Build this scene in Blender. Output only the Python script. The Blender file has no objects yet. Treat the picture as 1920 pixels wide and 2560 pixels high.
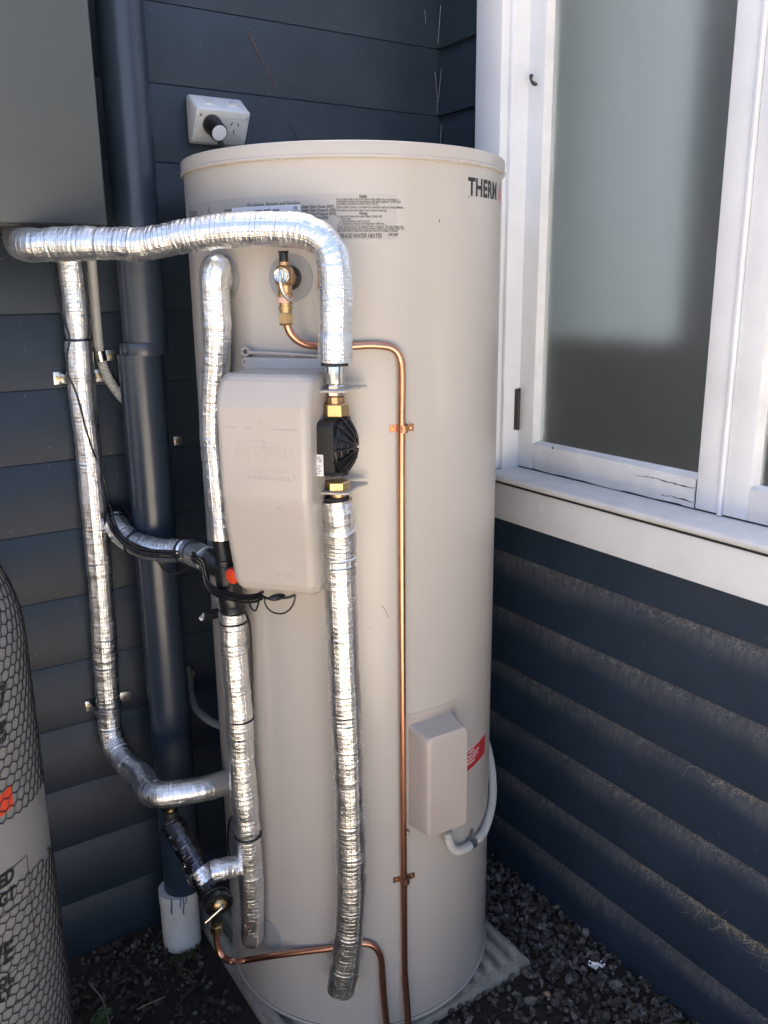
import bpy, bmesh, math, random
import numpy as np
from mathutils import Vector, Matrix

C = bpy.context.scene.collection
SC = bpy.context.scene
rng = np.random.default_rng(7)
random.seed(7)

# ------------------------------------------------------------------ camera
cam_d = bpy.data.cameras.new('camera')
cam = bpy.data.objects.new('camera', cam_d); C.objects.link(cam)
cam_d.sensor_fit = 'VERTICAL'; cam_d.sensor_height = 36.0; cam_d.lens = 30.194
cam_d.clip_start = 0.02; cam_d.clip_end = 400
cam.matrix_world = Matrix(((0.8367, 0.1474, -0.5275, -1.4293),
                           (-0.5476, 0.2071, -0.8107, -1.9204),
                           (-0.0103, 0.9672, 0.2540, 1.5871),
                           (0, 0, 0, 1)))
SC.camera = cam

# ------------------------------------------------------------------ sky, sun, exposure
SUN = Vector((0.22, 0.60, 0.80)).normalized()        # direction towards the sun, behind the house
world = bpy.data.worlds.new('World'); SC.world = world; world.use_nodes = True
wn = world.node_tree; wn.nodes.clear()
sky = wn.nodes.new('ShaderNodeTexSky'); sky.sky_type = 'NISHITA'; sky.sun_disc = False
sky.sun_elevation = math.asin(SUN.z); sky.sun_rotation = math.atan2(SUN.x, SUN.y)
sky.air_density = .6; sky.dust_density = 4.5; sky.ozone_density = .3
bgn = wn.nodes.new('ShaderNodeBackground'); bgn.inputs['Strength'].default_value = 0.075
won = wn.nodes.new('ShaderNodeOutputWorld')
wn.links.new(sky.outputs[0], bgn.inputs[0]); wn.links.new(bgn.outputs[0], won.inputs[0])
sd = bpy.data.lights.new('sun', 'SUN'); sd.energy = 5.0; sd.angle = math.radians(0.5); sd.color = (1.0, 0.94, 0.85)
sun = bpy.data.objects.new('sun', sd); C.objects.link(sun)
sun.rotation_euler = SUN.to_track_quat('Z', 'Y').to_euler()
SC.view_settings.view_transform = 'Standard'; SC.view_settings.look = 'None'
SC.view_settings.exposure = 3.1; SC.view_settings.gamma = 1.0
SC.view_settings.use_curve_mapping = False
SC.render.engine = 'CYCLES'
SC.cycles.use_denoising = True
SC.cycles.max_bounces = 10; SC.cycles.diffuse_bounces = 4; SC.cycles.glossy_bounces = 5
SC.cycles.transmission_bounces = 8; SC.cycles.sample_clamp_indirect = 8.0
SC.cycles.caustics_reflective = False

# ------------------------------------------------------------------ constants
HX, HY, R = -0.5027, -0.3647, 0.31       # heater axis and radius
GX, GY, GR = -1.398, -0.5, 0.187         # gas cylinder
LAP = 0.1543                             # exposed height of one weatherboard

# ------------------------------------------------------------------ helpers
def nd(t, kind, **kw):
    n = t.nodes.new(kind)
    for k, v in kw.items():
        if k in n.inputs: n.inputs[k].default_value = v
        else: setattr(n, k, v)
    return n

def mat(name, col, rough=0.5, metal=0.0, spec=0.5, var=0.0, vscale=20.0, bump=0.0, bscale=60.0, coat=0.0, rvar=0.0, speck=None):
    m = bpy.data.materials.new(name); m.use_nodes = True
    t = m.node_tree; b = t.nodes['Principled BSDF']
    b.inputs['Base Color'].default_value = (*col, 1); b.inputs['Roughness'].default_value = rough
    b.inputs['Metallic'].default_value = metal; b.inputs['Specular IOR Level'].default_value = spec
    b.inputs['Coat Weight'].default_value = coat; b.inputs['Coat Roughness'].default_value = 0.12
    tc = nd(t, 'ShaderNodeTexCoord')
    out = None
    if var > 0:
        n = nd(t, 'ShaderNodeTexNoise', Scale=vscale, Detail=6.0, Roughness=0.6); t.links.new(tc.outputs['Object'], n.inputs['Vector'])
        r = nd(t, 'ShaderNodeMapRange'); r.inputs[1].default_value = .3; r.inputs[2].default_value = .7
        r.inputs[3].default_value = 1 - var; r.inputs[4].default_value = 1 + var
        t.links.new(n.outputs[0], r.inputs[0])
        mx = nd(t, 'ShaderNodeVectorMath', operation='SCALE'); mx.inputs[0].default_value = col
        t.links.new(r.outputs[0], mx.inputs['Scale']); out = mx.outputs[0]
    if speck:
        sc_, thr, scol = speck
        v = nd(t, 'ShaderNodeTexVoronoi', Scale=sc_); t.links.new(tc.outputs['Object'], v.inputs['Vector'])
        n2 = nd(t, 'ShaderNodeTexNoise', Scale=7.0, Detail=2.0); t.links.new(tc.outputs['Object'], n2.inputs['Vector'])
        a = nd(t, 'ShaderNodeMath', operation='MULTIPLY'); t.links.new(n2.outputs[0], a.inputs[0]); a.inputs[1].default_value = thr * 2
        lt = nd(t, 'ShaderNodeMath', operation='LESS_THAN'); t.links.new(v.outputs['Distance'], lt.inputs[0]); t.links.new(a.outputs[0], lt.inputs[1])
        mm = nd(t, 'ShaderNodeMix', data_type='RGBA'); t.links.new(lt.outputs[0], mm.inputs['Factor'])
        if out: t.links.new(out, mm.inputs['A'])
        else: mm.inputs['A'].default_value = (*col, 1)
        mm.inputs['B'].default_value = (*scol, 1); out = mm.outputs['Result']
    if out: t.links.new(out, b.inputs['Base Color'])
    if rvar > 0:
        n = nd(t, 'ShaderNodeTexNoise', Scale=vscale * 1.7, Detail=4.0); t.links.new(tc.outputs['Object'], n.inputs['Vector'])
        r = nd(t, 'ShaderNodeMapRange'); r.inputs[3].default_value = max(.02, rough - rvar); r.inputs[4].default_value = rough + rvar
        t.links.new(n.outputs[0], r.inputs[0]); t.links.new(r.outputs[0], b.inputs['Roughness'])
    if bump > 0:
        n = nd(t, 'ShaderNodeTexNoise', Scale=bscale, Detail=5.0); t.links.new(tc.outputs['Object'], n.inputs['Vector'])
        bp = nd(t, 'ShaderNodeBump', Strength=1.0, Distance=bump); t.links.new(n.outputs[0], bp.inputs['Height'])
        t.links.new(bp.outputs[0], b.inputs['Normal'])
    return m

def thing(name, label, cat, loc=(0, 0, 0), group=None):
    o = bpy.data.objects.new(name, None); C.objects.link(o); o.location = loc
    o.empty_display_size = 0.05
    o['label'] = label; o['category'] = cat
    if group: o['group'] = group
    return o

def world_loc(o):
    l = Vector(o.location)
    return l

def attach(o, parent):
    """parent o, which is modelled in world coordinates, without moving it"""
    base = parent
    off = Vector((0, 0, 0))
    while base is not None:
        if base.type == 'EMPTY': off += Vector(base.location)
        base = base.parent
    o.parent = parent
    if parent.type == 'EMPTY': o.matrix_parent_inverse = Matrix.Translation(-Vector(parent.location))

class MB:
    def __init__(s): s.v = []; s.f = []; s.uv = []; s.n = 0
    def add(s, v, f, uv=None):
        v = np.asarray(v, float); s.v.append(v); o = s.n
        s.f += [tuple(int(i) + o for i in q) for q in f]
        s.uv.append(np.asarray(uv, float) if uv is not None else np.zeros((len(v), 2))); s.n += len(v)
        return s
    def box(s, a, b):
        (x0, y0, z0), (x1, y1, z1) = a, b
        v = [(x0, y0, z0), (x1, y0, z0), (x1, y1, z0), (x0, y1, z0), (x0, y0, z1), (x1, y0, z1), (x1, y1, z1), (x0, y1, z1)]
        return s.add(v, [(3, 2, 1, 0), (4, 5, 6, 7), (0, 1, 5, 4), (1, 2, 6, 5), (2, 3, 7, 6), (3, 0, 4, 7)])
    def mesh(s, name):
        m = bpy.data.meshes.new(name)
        v = np.concatenate(s.v); uv = np.concatenate(s.uv)
        m.from_pydata(v.tolist(), [], s.f)
        l = m.uv_layers.new(name='UVMap')
        idx = np.empty(len(m.loops), dtype=np.int32); m.loops.foreach_get('vertex_index', idx)
        l.data.foreach_set('uv', uv[idx].ravel())
        return m

def obj(name, m, material, parent=None, smooth=True, bevel=0.0, angle=35, segs=2, label=None):
    if isinstance(m, MB): m = m.mesh(name)
    o = bpy.data.objects.new(name, m); C.objects.link(o)
    if material is not None and not len(m.materials): m.materials.append(material)
    if bevel > 0:
        bm = bmesh.new(); bm.from_mesh(m)
        bmesh.ops.recalc_face_normals(bm, faces=bm.faces)
        es = [e for e in bm.edges if len(e.link_faces) == 2 and e.calc_face_angle(0) > math.radians(30)]
        bmesh.ops.bevel(bm, geom=es, offset=bevel, segments=segs, profile=.5, affect='EDGES', clamp_overlap=True)
        bm.to_mesh(m); bm.free()
    if smooth:
        m.polygons.foreach_set('use_smooth', [True] * len(m.polygons))
        try: m.set_sharp_from_angle(angle=math.radians(angle))
        except Exception: pass
    if parent is not None: attach(o, parent)
    if label: o['label'] = label
    return o

def tag(o, label=None, cat=None, group=None, kind=None):
    if label: o['label'] = label
    if cat: o['category'] = cat
    if group: o['group'] = group
    if kind: o['kind'] = kind
    return o

def cr(pts, ds):
    """centripetal-ish Catmull-Rom through pts, resampled about every ds"""
    P = np.asarray(pts, float)
    if len(P) == 2: d = [P[0], P[1]]; dense = np.linspace(P[0], P[1], 50)
    else:
        Q = np.vstack([2 * P[0] - P[1], P, 2 * P[-1] - P[-2]]); seg = []
        for i in range(1, len(Q) - 2):
            p0, p1, p2, p3 = Q[i - 1:i + 3]
            t0 = 0; t1 = t0 + max(np.linalg.norm(p1 - p0), 1e-6) ** .5; t2 = t1 + max(np.linalg.norm(p2 - p1), 1e-6) ** .5; t3 = t2 + max(np.linalg.norm(p3 - p2), 1e-6) ** .5
            t = np.linspace(t1, t2, 40, endpoint=False)[:, None]
            a1 = (t1 - t) / (t1 - t0) * p0 + (t - t0) / (t1 - t0) * p1
            a2 = (t2 - t) / (t2 - t1) * p1 + (t - t1) / (t2 - t1) * p2
            a3 = (t3 - t) / (t3 - t2) * p2 + (t - t2) / (t3 - t2) * p3
            b1 = (t2 - t) / (t2 - t0) * a1 + (t - t0) / (t2 - t0) * a2
            b2 = (t3 - t) / (t3 - t1) * a2 + (t - t1) / (t3 - t1) * a3
            seg.append((t2 - t) / (t2 - t1) * b1 + (t - t1) / (t2 - t1) * b2)
        dense = np.vstack(seg + [P[-1:]])
    L = np.concatenate([[0], np.cumsum(np.linalg.norm(np.diff(dense, axis=0), axis=1))])
    n = max(2, int(round(L[-1] / ds)) + 1)
    s = np.linspace(0, L[-1], n)
    return np.stack([np.interp(s, L, dense[:, k]) for k in range(3)], 1), s

def frames(P):
    T = np.gradient(P, axis=0); T /= np.linalg.norm(T, axis=1)[:, None]
    N = np.zeros_like(P); a = np.array([0, 0, 1.]) if abs(T[0][2]) < .9 else np.array([0, -1., 0])
    n = a - T[0] * (a @ T[0]); n /= np.linalg.norm(n); N[0] = n
    for i in range(1, len(P)):
        n = n - T[i] * (n @ T[i]); n /= np.linalg.norm(n); N[i] = n
    return T, N, np.cross(T, N)

def _hash(i, j, k, seed):
    h = (i * 374761393 + j * 668265263 + k * 2147483647 + seed * 974634541).astype(np.int64) & 0x7fffffff
    h = (h ^ (h >> 13)) * 1274126177 & 0x7fffffff
    h = (h ^ (h >> 16)) * 668265261 & 0x7fffffff
    return (h & 0xffff) / 65535.0

def vnoise(P, seed=0):
    P = np.asarray(P, float); I = np.floor(P).astype(np.int64); F = P - I; F = F * F * (3 - 2 * F); r = 0
    for dx in (0, 1):
        for dy in (0, 1):
            for dz in (0, 1):
                w = (F[..., 0] if dx else 1 - F[..., 0]) * (F[..., 1] if dy else 1 - F[..., 1]) * (F[..., 2] if dz else 1 - F[..., 2])
                r = r + w * _hash(I[..., 0] + dx, I[..., 1] + dy, I[..., 2] + dz, seed)
    return r * 2 - 1

def tube_into(mb, P, s, rad, seg=16, caps=True, disp=None):
    T, N, B = frames(P); n = len(P)
    ph = np.linspace(0, 2 * np.pi, seg, endpoint=False)
    rad = np.full(n, rad) if np.ndim(rad) == 0 else np.asarray(rad)
    rr = rad[:, None] * np.ones(seg)[None]
    if disp is not None: rr = rr + disp(s, ph, P, N, B, rad)
    V = P[:, None] + rr[..., None] * (np.cos(ph)[None, :, None] * N[:, None] + np.sin(ph)[None, :, None] * B[:, None])
    uv = np.stack(np.broadcast_arrays(ph[None] / (2 * np.pi), s[:, None]), -1).reshape(-1, 2)
    i = np.arange(n - 1)[:, None] * seg; j = np.arange(seg)[None]; j2 = (j + 1) % seg
    F = np.stack(np.broadcast_arrays(i + j, i + j2, i + seg + j2, i + seg + j), -1).reshape(-1, 4)
    F = F.tolist(); V = V.reshape(-1, 3)
    if caps:
        F.append(list(range(seg))[::-1]); F.append([(n - 1) * seg + k for k in range(seg)])
    mb.add(V, F, uv); return mb

def tube(name, pts, rad, material, parent=None, ds=.006, seg=16, label=None, rfun=None, caps=True):
    P, s = cr(pts, ds); r = rad if rfun is None else rfun(s, s[-1])
    mb = MB(); tube_into(mb, P, s, r, seg, caps)
    return obj(name, mb, material, parent, label=label, angle=50)

def corrugated(name, pts, rad, material, parent=None, pitch=.0056, label=None):
    P, s = cr(pts, pitch / 4); r = rad - .0021 * (1 - np.abs(np.sin(np.pi * s / pitch)))
    mb = MB(); tube_into(mb, P, s, r, 18); return obj(name, mb, material, parent, angle=80, label=label)

def foil(name, pts, rad, material, parent=None, seed=0, seg=52, ds=.0022, steps=(), crease=1.0, label=None, pinch=(), rough=1.0, close=False):
    """pipe sleeve of scrim foil: creases round it, crinkles, seams and overlaps as geometry"""
    P, s = cr(pts, ds); L = s[-1]; g = np.random.default_rng(seed)
    r = np.full(len(s), rad)
    for a, b, d in steps:
        r = r + d * (1 / (1 + np.exp(-(s - a) / .0008))) * (1 / (1 + np.exp((s - b) / .0008)))
    if L > .6:
        for q in np.arange(g.uniform(.1, .2), L - .06, .21):
            q = q + g.uniform(-.05, .05)
            r = r + .0008 / (1 + np.exp(-(s - q) / .0007)) / (1 + np.exp((s - q - .048) / .0007))
    for a, d, w in pinch: r = r - d * np.exp(-((s - a) / w) ** 2)
    if close: r = r * np.clip(1 - np.clip((s - L + .03) / .03, 0, 1) ** 2 * .55, .1, 1)
    T = np.gradient(P, axis=0); T /= np.linalg.norm(T, axis=1)[:, None]; K = np.gradient(T, axis=0) / max(ds, 1e-6)
    def disp(s, ph, P, N, B, rad_):
        X = np.stack(np.broadcast_arrays(np.cos(ph)[None] * rad, np.sin(ph)[None] * rad, s[:, None]), -1)
        d = .0013 * vnoise(X / .045, seed) + rough * (.0006 * vnoise(X / .021, seed + 7) + .0005 * vnoise(X / .010, seed + 1) + .0004 * vnoise(X / .0052, seed + 2))
        kn = K @ np.eye(3); bend = np.linalg.norm(kn, axis=1)
        inner = (np.einsum('ij,ij->i', kn, N)[:, None] * np.cos(ph)[None] + np.einsum('ij,ij->i', kn, B)[:, None] * np.sin(ph)[None])
        wr = np.clip(inner / 12, 0, 1)
        d += .00022 * np.abs(np.sin(np.pi * s / .0095))[:, None] * (1 + .8 * vnoise(X / .03, seed + 9))
        x = 0.004
        while x < L:
            tilt = g.normal(0, .0015); c0 = g.uniform(0, 6.28); ext = g.uniform(.4, 1.1)
            sk = x + tilt * np.cos(ph - c0) + .0011 * vnoise(np.stack([np.cos(ph) * 3, np.sin(ph) * 3, np.full_like(ph, x * 50)], -1), seed + 5)
            env = np.clip(.5 + ext * np.cos(ph - c0) * .8, 0, 1)
            i0 = np.searchsorted(s, x - .008); i1 = np.searchsorted(s, x + .008)
            q = (s[i0:i1, None] - sk[None]) / .0016
            w = (.15 + 1.0 * g.beta(1.1, 1.6)) * crease
            d[i0:i1] += (.0011 * w * np.exp(-q * q) - .0006 * w * np.exp(-((q - 1.8) / 1.3) ** 2)) * env[None] * (1 + 1.5 * wr[i0:i1])
            x += g.uniform(.004, .017) / (1 + .6 * min(1.5, bend[min(len(bend) - 1, np.searchsorted(s, x))] / 12))
        ov = g.uniform(2.2, 2.9)
        d += .0008 * np.exp(-(((ph - ov + .02 * np.sin(s[:, None] * 30)) % (2 * np.pi) - .2) / .05) ** 2)
        return d
    mb = MB(); tube_into(mb, P, s, r, seg, True, disp)
    return obj(name, mb, material, parent, angle=60, label=label)

def lathe_into(mb, prof, o, ax, seg=32, caps=True, squash=None):
    o = np.asarray(o, float); ax = np.asarray(ax, float); ax /= np.linalg.norm(ax)
    a = np.array([0, 0, 1.]) if abs(ax[2]) < .9 else np.array([1., 0, 0])
    n = a - ax * (a @ ax); n /= np.linalg.norm(n); b = np.cross(ax, n)
    ph = np.linspace(0, 2 * np.pi, seg, endpoint=False)
    prof = np.asarray(prof, float)
    V = o + prof[:, 1][:, None, None] * ax + prof[:, 0][:, None, None] * (np.cos(ph)[None, :, None] * n + np.sin(ph)[None, :, None] * b)
    k = len(prof); i = np.arange(k - 1)[:, None] * seg; j = np.arange(seg)[None]; j2 = (j + 1) % seg
    F = np.stack(np.broadcast_arrays(i + j, i + j2, i + seg + j2, i + seg + j), -1).reshape(-1, 4).tolist()
    if caps: F.append(list(range(seg))[::-1]); F.append([(k - 1) * seg + q for q in range(seg)])
    uv = np.stack(np.broadcast_arrays(ph[None] / 6.2832, prof[:, 1][:, None]), -1).reshape(-1, 2)
    mb.add(V.reshape(-1, 3), F, uv); return mb

def lathe(name, prof, o, ax, material, parent=None, seg=32, caps=True, label=None, angle=35):
    mb = MB(); lathe_into(mb, prof, o, ax, seg, caps)
    return obj(name, mb, material, parent, label=label, angle=angle)

def TF(th, z=0.0, off=0.0, s=0.0):
    """frame on the tank: returns f(s, z, off) -> world, for the face at angle th"""
    a = math.radians(th); n = np.array([math.sin(a), -math.cos(a), 0]); t = np.array([math.cos(a), math.sin(a), 0])
    c = np.array([HX, HY, 0])
    return lambda s, z, off: c + n * (R + off) + t * s + np.array([0, 0, z])
def TN(th): a = math.radians(th); return np.array([math.sin(a), -math.cos(a), 0])
def TT(th): a = math.radians(th); return np.array([math.cos(a), math.sin(a), 0])
def cyl(th, z, off=0.0, r=R, c=(HX, HY)):
    a = math.radians(th); return np.array([c[0] + (r + off) * math.sin(a), c[1] - (r + off) * math.cos(a), z])

def rrect(w0, w1, h0, h1, rad, n=5):
    pts = []
    for cx, cy, a0 in ((w1 - rad, h1 - rad, 0), (w0 + rad, h1 - rad, 90), (w0 + rad, h0 + rad, 180), (w1 - rad, h0 + rad, 270)):
        for k in range(n):
            a = math.radians(a0 + 90 * k / (n - 1)); pts.append((cx + rad * math.cos(a), cy + rad * math.sin(a)))
    return pts

def loft(rings, caps=True):
    mb = MB(); n = len(rings[0]); F = []
    for i in range(len(rings) - 1):
        for j in range(n): F.append((i * n + j, i * n + (j + 1) % n, (i + 1) * n + (j + 1) % n, (i + 1) * n + j))
    if caps: F.append(tuple(range(n))[::-1]); F.append(tuple((len(rings) - 1) * n + j for j in range(n)))
    mb.add(np.concatenate([np.asarray(r, float) for r in rings]), F); return mb

def text_mesh(txt, size, mapf, bold=0.0, extrude=0.0, align='LEFT', shear=0.0, spacing=1.0, xs=1.0):
    cu = bpy.data.curves.new('print', 'FONT'); cu.body = txt; cu.size = size; cu.offset = bold; cu.extrude = extrude
    cu.align_x = align; cu.shear = shear; cu.space_character = spacing; cu.resolution_u = 3
    t = bpy.data.objects.new('print', cu); C.objects.link(t)
    dg = bpy.context.evaluated_depsgraph_get(); dg.update()
    m = bpy.data.meshes.new_from_object(t.evaluated_get(dg))
    bpy.data.objects.remove(t); bpy.data.curves.remove(cu)
    m.materials.clear()
    for v in m.vertices: v.co = Vector(mapf(v.co.x * xs, v.co.y, v.co.z))
    return m

def join_meshes(ms, name='lettering'):
    bm = bmesh.new()
    for m in ms: bm.from_mesh(m); bpy.data.meshes.remove(m)
    o = bpy.data.meshes.new(name); bm.to_mesh(o); bm.free(); return o

def sphere_into(mb, c, rx, ry=None, rz=None, n=10, m=14):
    ry = ry or rx; rz = rz or rx
    prof = [(max(1e-5, math.sin(math.pi * k / n)), -math.cos(math.pi * k / n)) for k in range(n + 1)]
    tmp = MB(); lathe_into(tmp, prof, (0, 0, 0), (0, 0, 1), m, False)
    v = tmp.v[0] * np.array([rx, ry, rz]) + np.asarray(c); mb.add(v, tmp.f); return mb

# ------------------------------------------------------------------ materials
M = {}
M['white'] = mat('white_gloss_paint', (.78, .79, .80), .35, var=.05, vscale=9, bump=.0004, bscale=35, speck=(240, .035, (.35, .33, .3)))
M['white_old'] = mat('weathered_white_paint', (.74, .74, .73), .45, var=.09, vscale=14, bump=.0006, bscale=50, speck=(160, .05, (.25, .22, .19)))
M['dust_white'] = mat('dusty_white_paint', (.66, .66, .66), .6, var=.07, vscale=22, speck=(200, .06, (.2, .18, .16)))
M['tank'] = mat('beige_enamel', (.500, .463, .415), .34, spec=.5, var=.012, vscale=6, rvar=.04, bump=.0005, bscale=5, coat=.25, speck=(90, .012, (.25, .21, .17)))
M['cover'] = mat('beige_plastic', (.485, .44, .39), .30, spec=.5, var=.03, vscale=15, rvar=.08, speck=(120, .014, (.35, .3, .26)))
M['cover_grey'] = mat('greyish_beige_plastic', (.455, .40, .35), .42, spec=.5, var=.03, vscale=15, rvar=.06)
M['grey_disc'] = mat('grey_plastic', (.34, .34, .34), .4)
M['copper'] = mat('copper', (.62, .31, .205), .30, 1.0, var=.10, vscale=30, rvar=.05)
M['copper_dark'] = mat('tarnished_copper', (.45, .22, .14), .36, 1.0, var=.12, vscale=60, rvar=.1)
M['brass'] = mat('brass', (.58, .41, .20), .33, 1.0, var=.12, vscale=60, rvar=.08)
M['bronze'] = mat('bronze_casting', (.55, .34, .19), .36, 1.0, var=.15, vscale=80, bump=.0003, bscale=200)
M['chrome'] = mat('chrome', (.78, .77, .74), .14, 1.0, rvar=.06)
M['zinc'] = mat('galvanised_steel', (.66, .67, .66), .34, 1.0, var=.12, vscale=90, rvar=.1)
M['black'] = mat('black_plastic', (.012, .012, .013), .34, rvar=.06)
M['black_matt'] = mat('black_rubber', (.014, .014, .014), .55)
M['red'] = mat('red_plastic', (.75, .075, .03), .35)
M['pvc'] = mat('grey_conduit', (.52, .51, .47), .45, var=.04, vscale=40)
M['pvc_dark'] = mat('grey_conduit_dusty', (.13, .135, .135), .6, var=.1, vscale=40)
M['pvc_white'] = mat('white_pvc', (.72, .70, .64), .35, var=.06, vscale=18, speck=(150, .03, (.3, .26, .2)))
M['gpo'] = mat('white_switch_plastic', (.70, .72, .74), .32, var=.02, speck=(300, .03, (.4, .38, .34)))
M['gpo_face'] = mat('cream_switch_plastic', (.66, .65, .60), .35)
M['navy_pipe'] = mat('navy_gloss_paint', (.024, .037, .058), .34, spec=.6, var=.06, vscale=25, rvar=.06, bump=.0003, bscale=40, coat=.15, speck=(120, .01, (.4, .4, .4)))
M['cabinet'] = mat('grey_green_powder_coat', (.080, .091, .090), .40, var=.02, vscale=8, bump=.0001, bscale=400)
M['cabinet_dark'] = mat('dark_cabinet_base', (.05, .05, .05), .6)
M['gas'] = mat('grey_gas_cylinder_paint', (.25, .245, .235), .5, var=.06, vscale=10)
M['net'] = mat('black_net_sleeve', (.013, .013, .013), .5)
M['ink'] = mat('black_print', (.02, .02, .02), .5)
M['ink_grey'] = mat('grey_print', (.11, .10, .095), .5)
M['ink_red'] = mat('red_print', (.5, .16, .14), .4)
M['ink_white'] = mat('white_print', (.82, .8, .78), .5)
M['sticker'] = mat('clear_sticker', (.465, .43, .39), .27, coat=.4)
M['label_white'] = mat('white_label', (.76, .77, .8), .4)
M['label_red'] = mat('red_label', (.50, .035, .04), .35)
M['scuff'] = mat('faint_scuff', (.27, .23, .2), .6)
M['edge'] = mat('cut_foam', (.03, .03, .03), .8)
M['pink'] = mat('thread_tape', (.72, .46, .36), .6)
M['web'] = mat('cobweb', (.48, .47, .45), .8)
M['web_straw'] = mat('straw_web', (.50, .43, .28), .8)
M['gap'] = mat('dark_seam', (.02, .018, .016), .7)
M['hinge'] = mat('old_dark_hinge', (.045, .04, .037), .45, .3, var=.4, vscale=80)
M['soil'] = mat('dark_soil', (.022, .016, .012), .95, var=.5, vscale=40, bump=.01, bscale=60)
M['leaf'] = mat('green_leaf', (.055, .10, .03), .5, var=.3, vscale=60)
M['moss'] = mat('moss', (.045, .05, .015), .9, var=.4, vscale=60)
M['leaf_dry'] = mat('dry_leaf', (.05, .03, .02), .8, var=.4, vscale=60)
M['twig'] = mat('dry_twig', (.22, .16, .11), .8, var=.2, vscale=60)
M['grub'] = mat('brown_cocoon', (.06, .045, .035), .8, var=.4, vscale=200)
M['paper'] = mat('white_scrap', (.85, .85, .84), .7)
M['drip'] = mat('blue_paint_drip', (.10, .15, .25), .4)
M['scratch'] = mat('rust_streak', (.14, .085, .055), .7, var=.4, vscale=150)
M['path'] = mat('pale_concrete', (.50, .44, .36), .9, var=.12, vscale=4, bump=.004, bscale=60)
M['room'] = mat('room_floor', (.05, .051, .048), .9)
M['room_light'] = mat('pale_room_wall', (.78, .78, .76), .9)
M['blind'] = bpy.data.materials.new('white_roller_blind'); M['blind'].use_nodes = True
_t = M['blind'].node_tree; _o = [n for n in _t.nodes if n.type == 'OUTPUT_MATERIAL'][0]
_a = nd(_t, 'ShaderNodeBsdfDiffuse'); _a.inputs[0].default_value = (.88, .92, .90, 1); _b = nd(_t, 'ShaderNodeBsdfTranslucent'); _b.inputs[0].default_value = (.88, .92, .90, 1)
_m = nd(_t, 'ShaderNodeMixShader'); _m.inputs[0].default_value = .5; _t.links.new(_a.outputs[0], _m.inputs[1]); _t.links.new(_b.outputs[0], _m.inputs[2]); _t.links.new(_m.outputs[0], _o.inputs[0])

def foil_mat(name, col, rough):
    m = bpy.data.materials.new(name); m.use_nodes = True; t = m.node_tree; b = t.nodes['Principled BSDF']
    b.inputs['Base Color'].default_value = (*col, 1); b.inputs['Metallic'].default_value = 1.0; b.inputs['Roughness'].default_value = rough
    uv = nd(t, 'ShaderNodeUVMap'); sp = nd(t, 'ShaderNodeSeparateXYZ'); t.links.new(uv.outputs[0], sp.inputs[0])
    def lines(sock, freq, w):
        a = nd(t, 'ShaderNodeMath', operation='MULTIPLY'); a.inputs[1].default_value = freq; t.links.new(sock, a.inputs[0])
        f = nd(t, 'ShaderNodeMath', operation='FRACT'); t.links.new(a.outputs[0], f.inputs[0])
        c = nd(t, 'ShaderNodeMath', operation='SUBTRACT'); t.links.new(f.outputs[0], c.inputs[0]); c.inputs[1].default_value = .5
        ab = nd(t, 'ShaderNodeMath', operation='ABSOLUTE'); t.links.new(c.outputs[0], ab.inputs[0])
        r = nd(t, 'ShaderNodeMapRange'); r.inputs[1].default_value = 0; r.inputs[2].default_value = w; r.inputs[3].default_value = 1; r.inputs[4].default_value = 0
        t.links.new(ab.outputs[0], r.inputs[0]); return r.outputs[0]
    l1 = lines(sp.outputs[0], 20.0, .13); l2 = lines(sp.outputs[1], 1 / .0085, .13)
    mxn = nd(t, 'ShaderNodeMath', operation='MAXIMUM'); t.links.new(l1, mxn.inputs[0]); t.links.new(l2, mxn.inputs[1])
    tc = nd(t, 'ShaderNodeTexCoord')
    n = nd(t, 'ShaderNodeTexNoise', Scale=260.0, Detail=4.0); t.links.new(tc.outputs['Object'], n.inputs['Vector'])
    ad = nd(t, 'ShaderNodeMath', operation='MULTIPLY_ADD'); t.links.new(mxn.outputs[0], ad.inputs[0]); ad.inputs[1].default_value = .5
    t.links.new(n.outputs[0], ad.inputs[2])
    bp = nd(t, 'ShaderNodeBump', Strength=1.0, Distance=.0006); t.links.new(ad.outputs[0], bp.inputs['Height']); t.links.new(bp.outputs[0], b.inputs['Normal'])
    n2 = nd(t, 'ShaderNodeTexNoise', Scale=30.0, Detail=5.0); t.links.new(tc.outputs['Object'], n2.inputs['Vector'])
    r = nd(t, 'ShaderNodeMapRange'); r.inputs[1].default_value = .3; r.inputs[2].default_value = .7; r.inputs[3].default_value = rough - .08; r.inputs[4].default_value = rough + .1
    t.links.new(n2.outputs[0], r.inputs[0]); t.links.new(r.outputs[0], b.inputs['Roughness'])
    return m
M['foil'] = foil_mat('reinforced_foil', (.90, .90, .89), .34)
M['foil_dark'] = foil_mat('black_backed_foil', (.11, .115, .13), .28)

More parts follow.
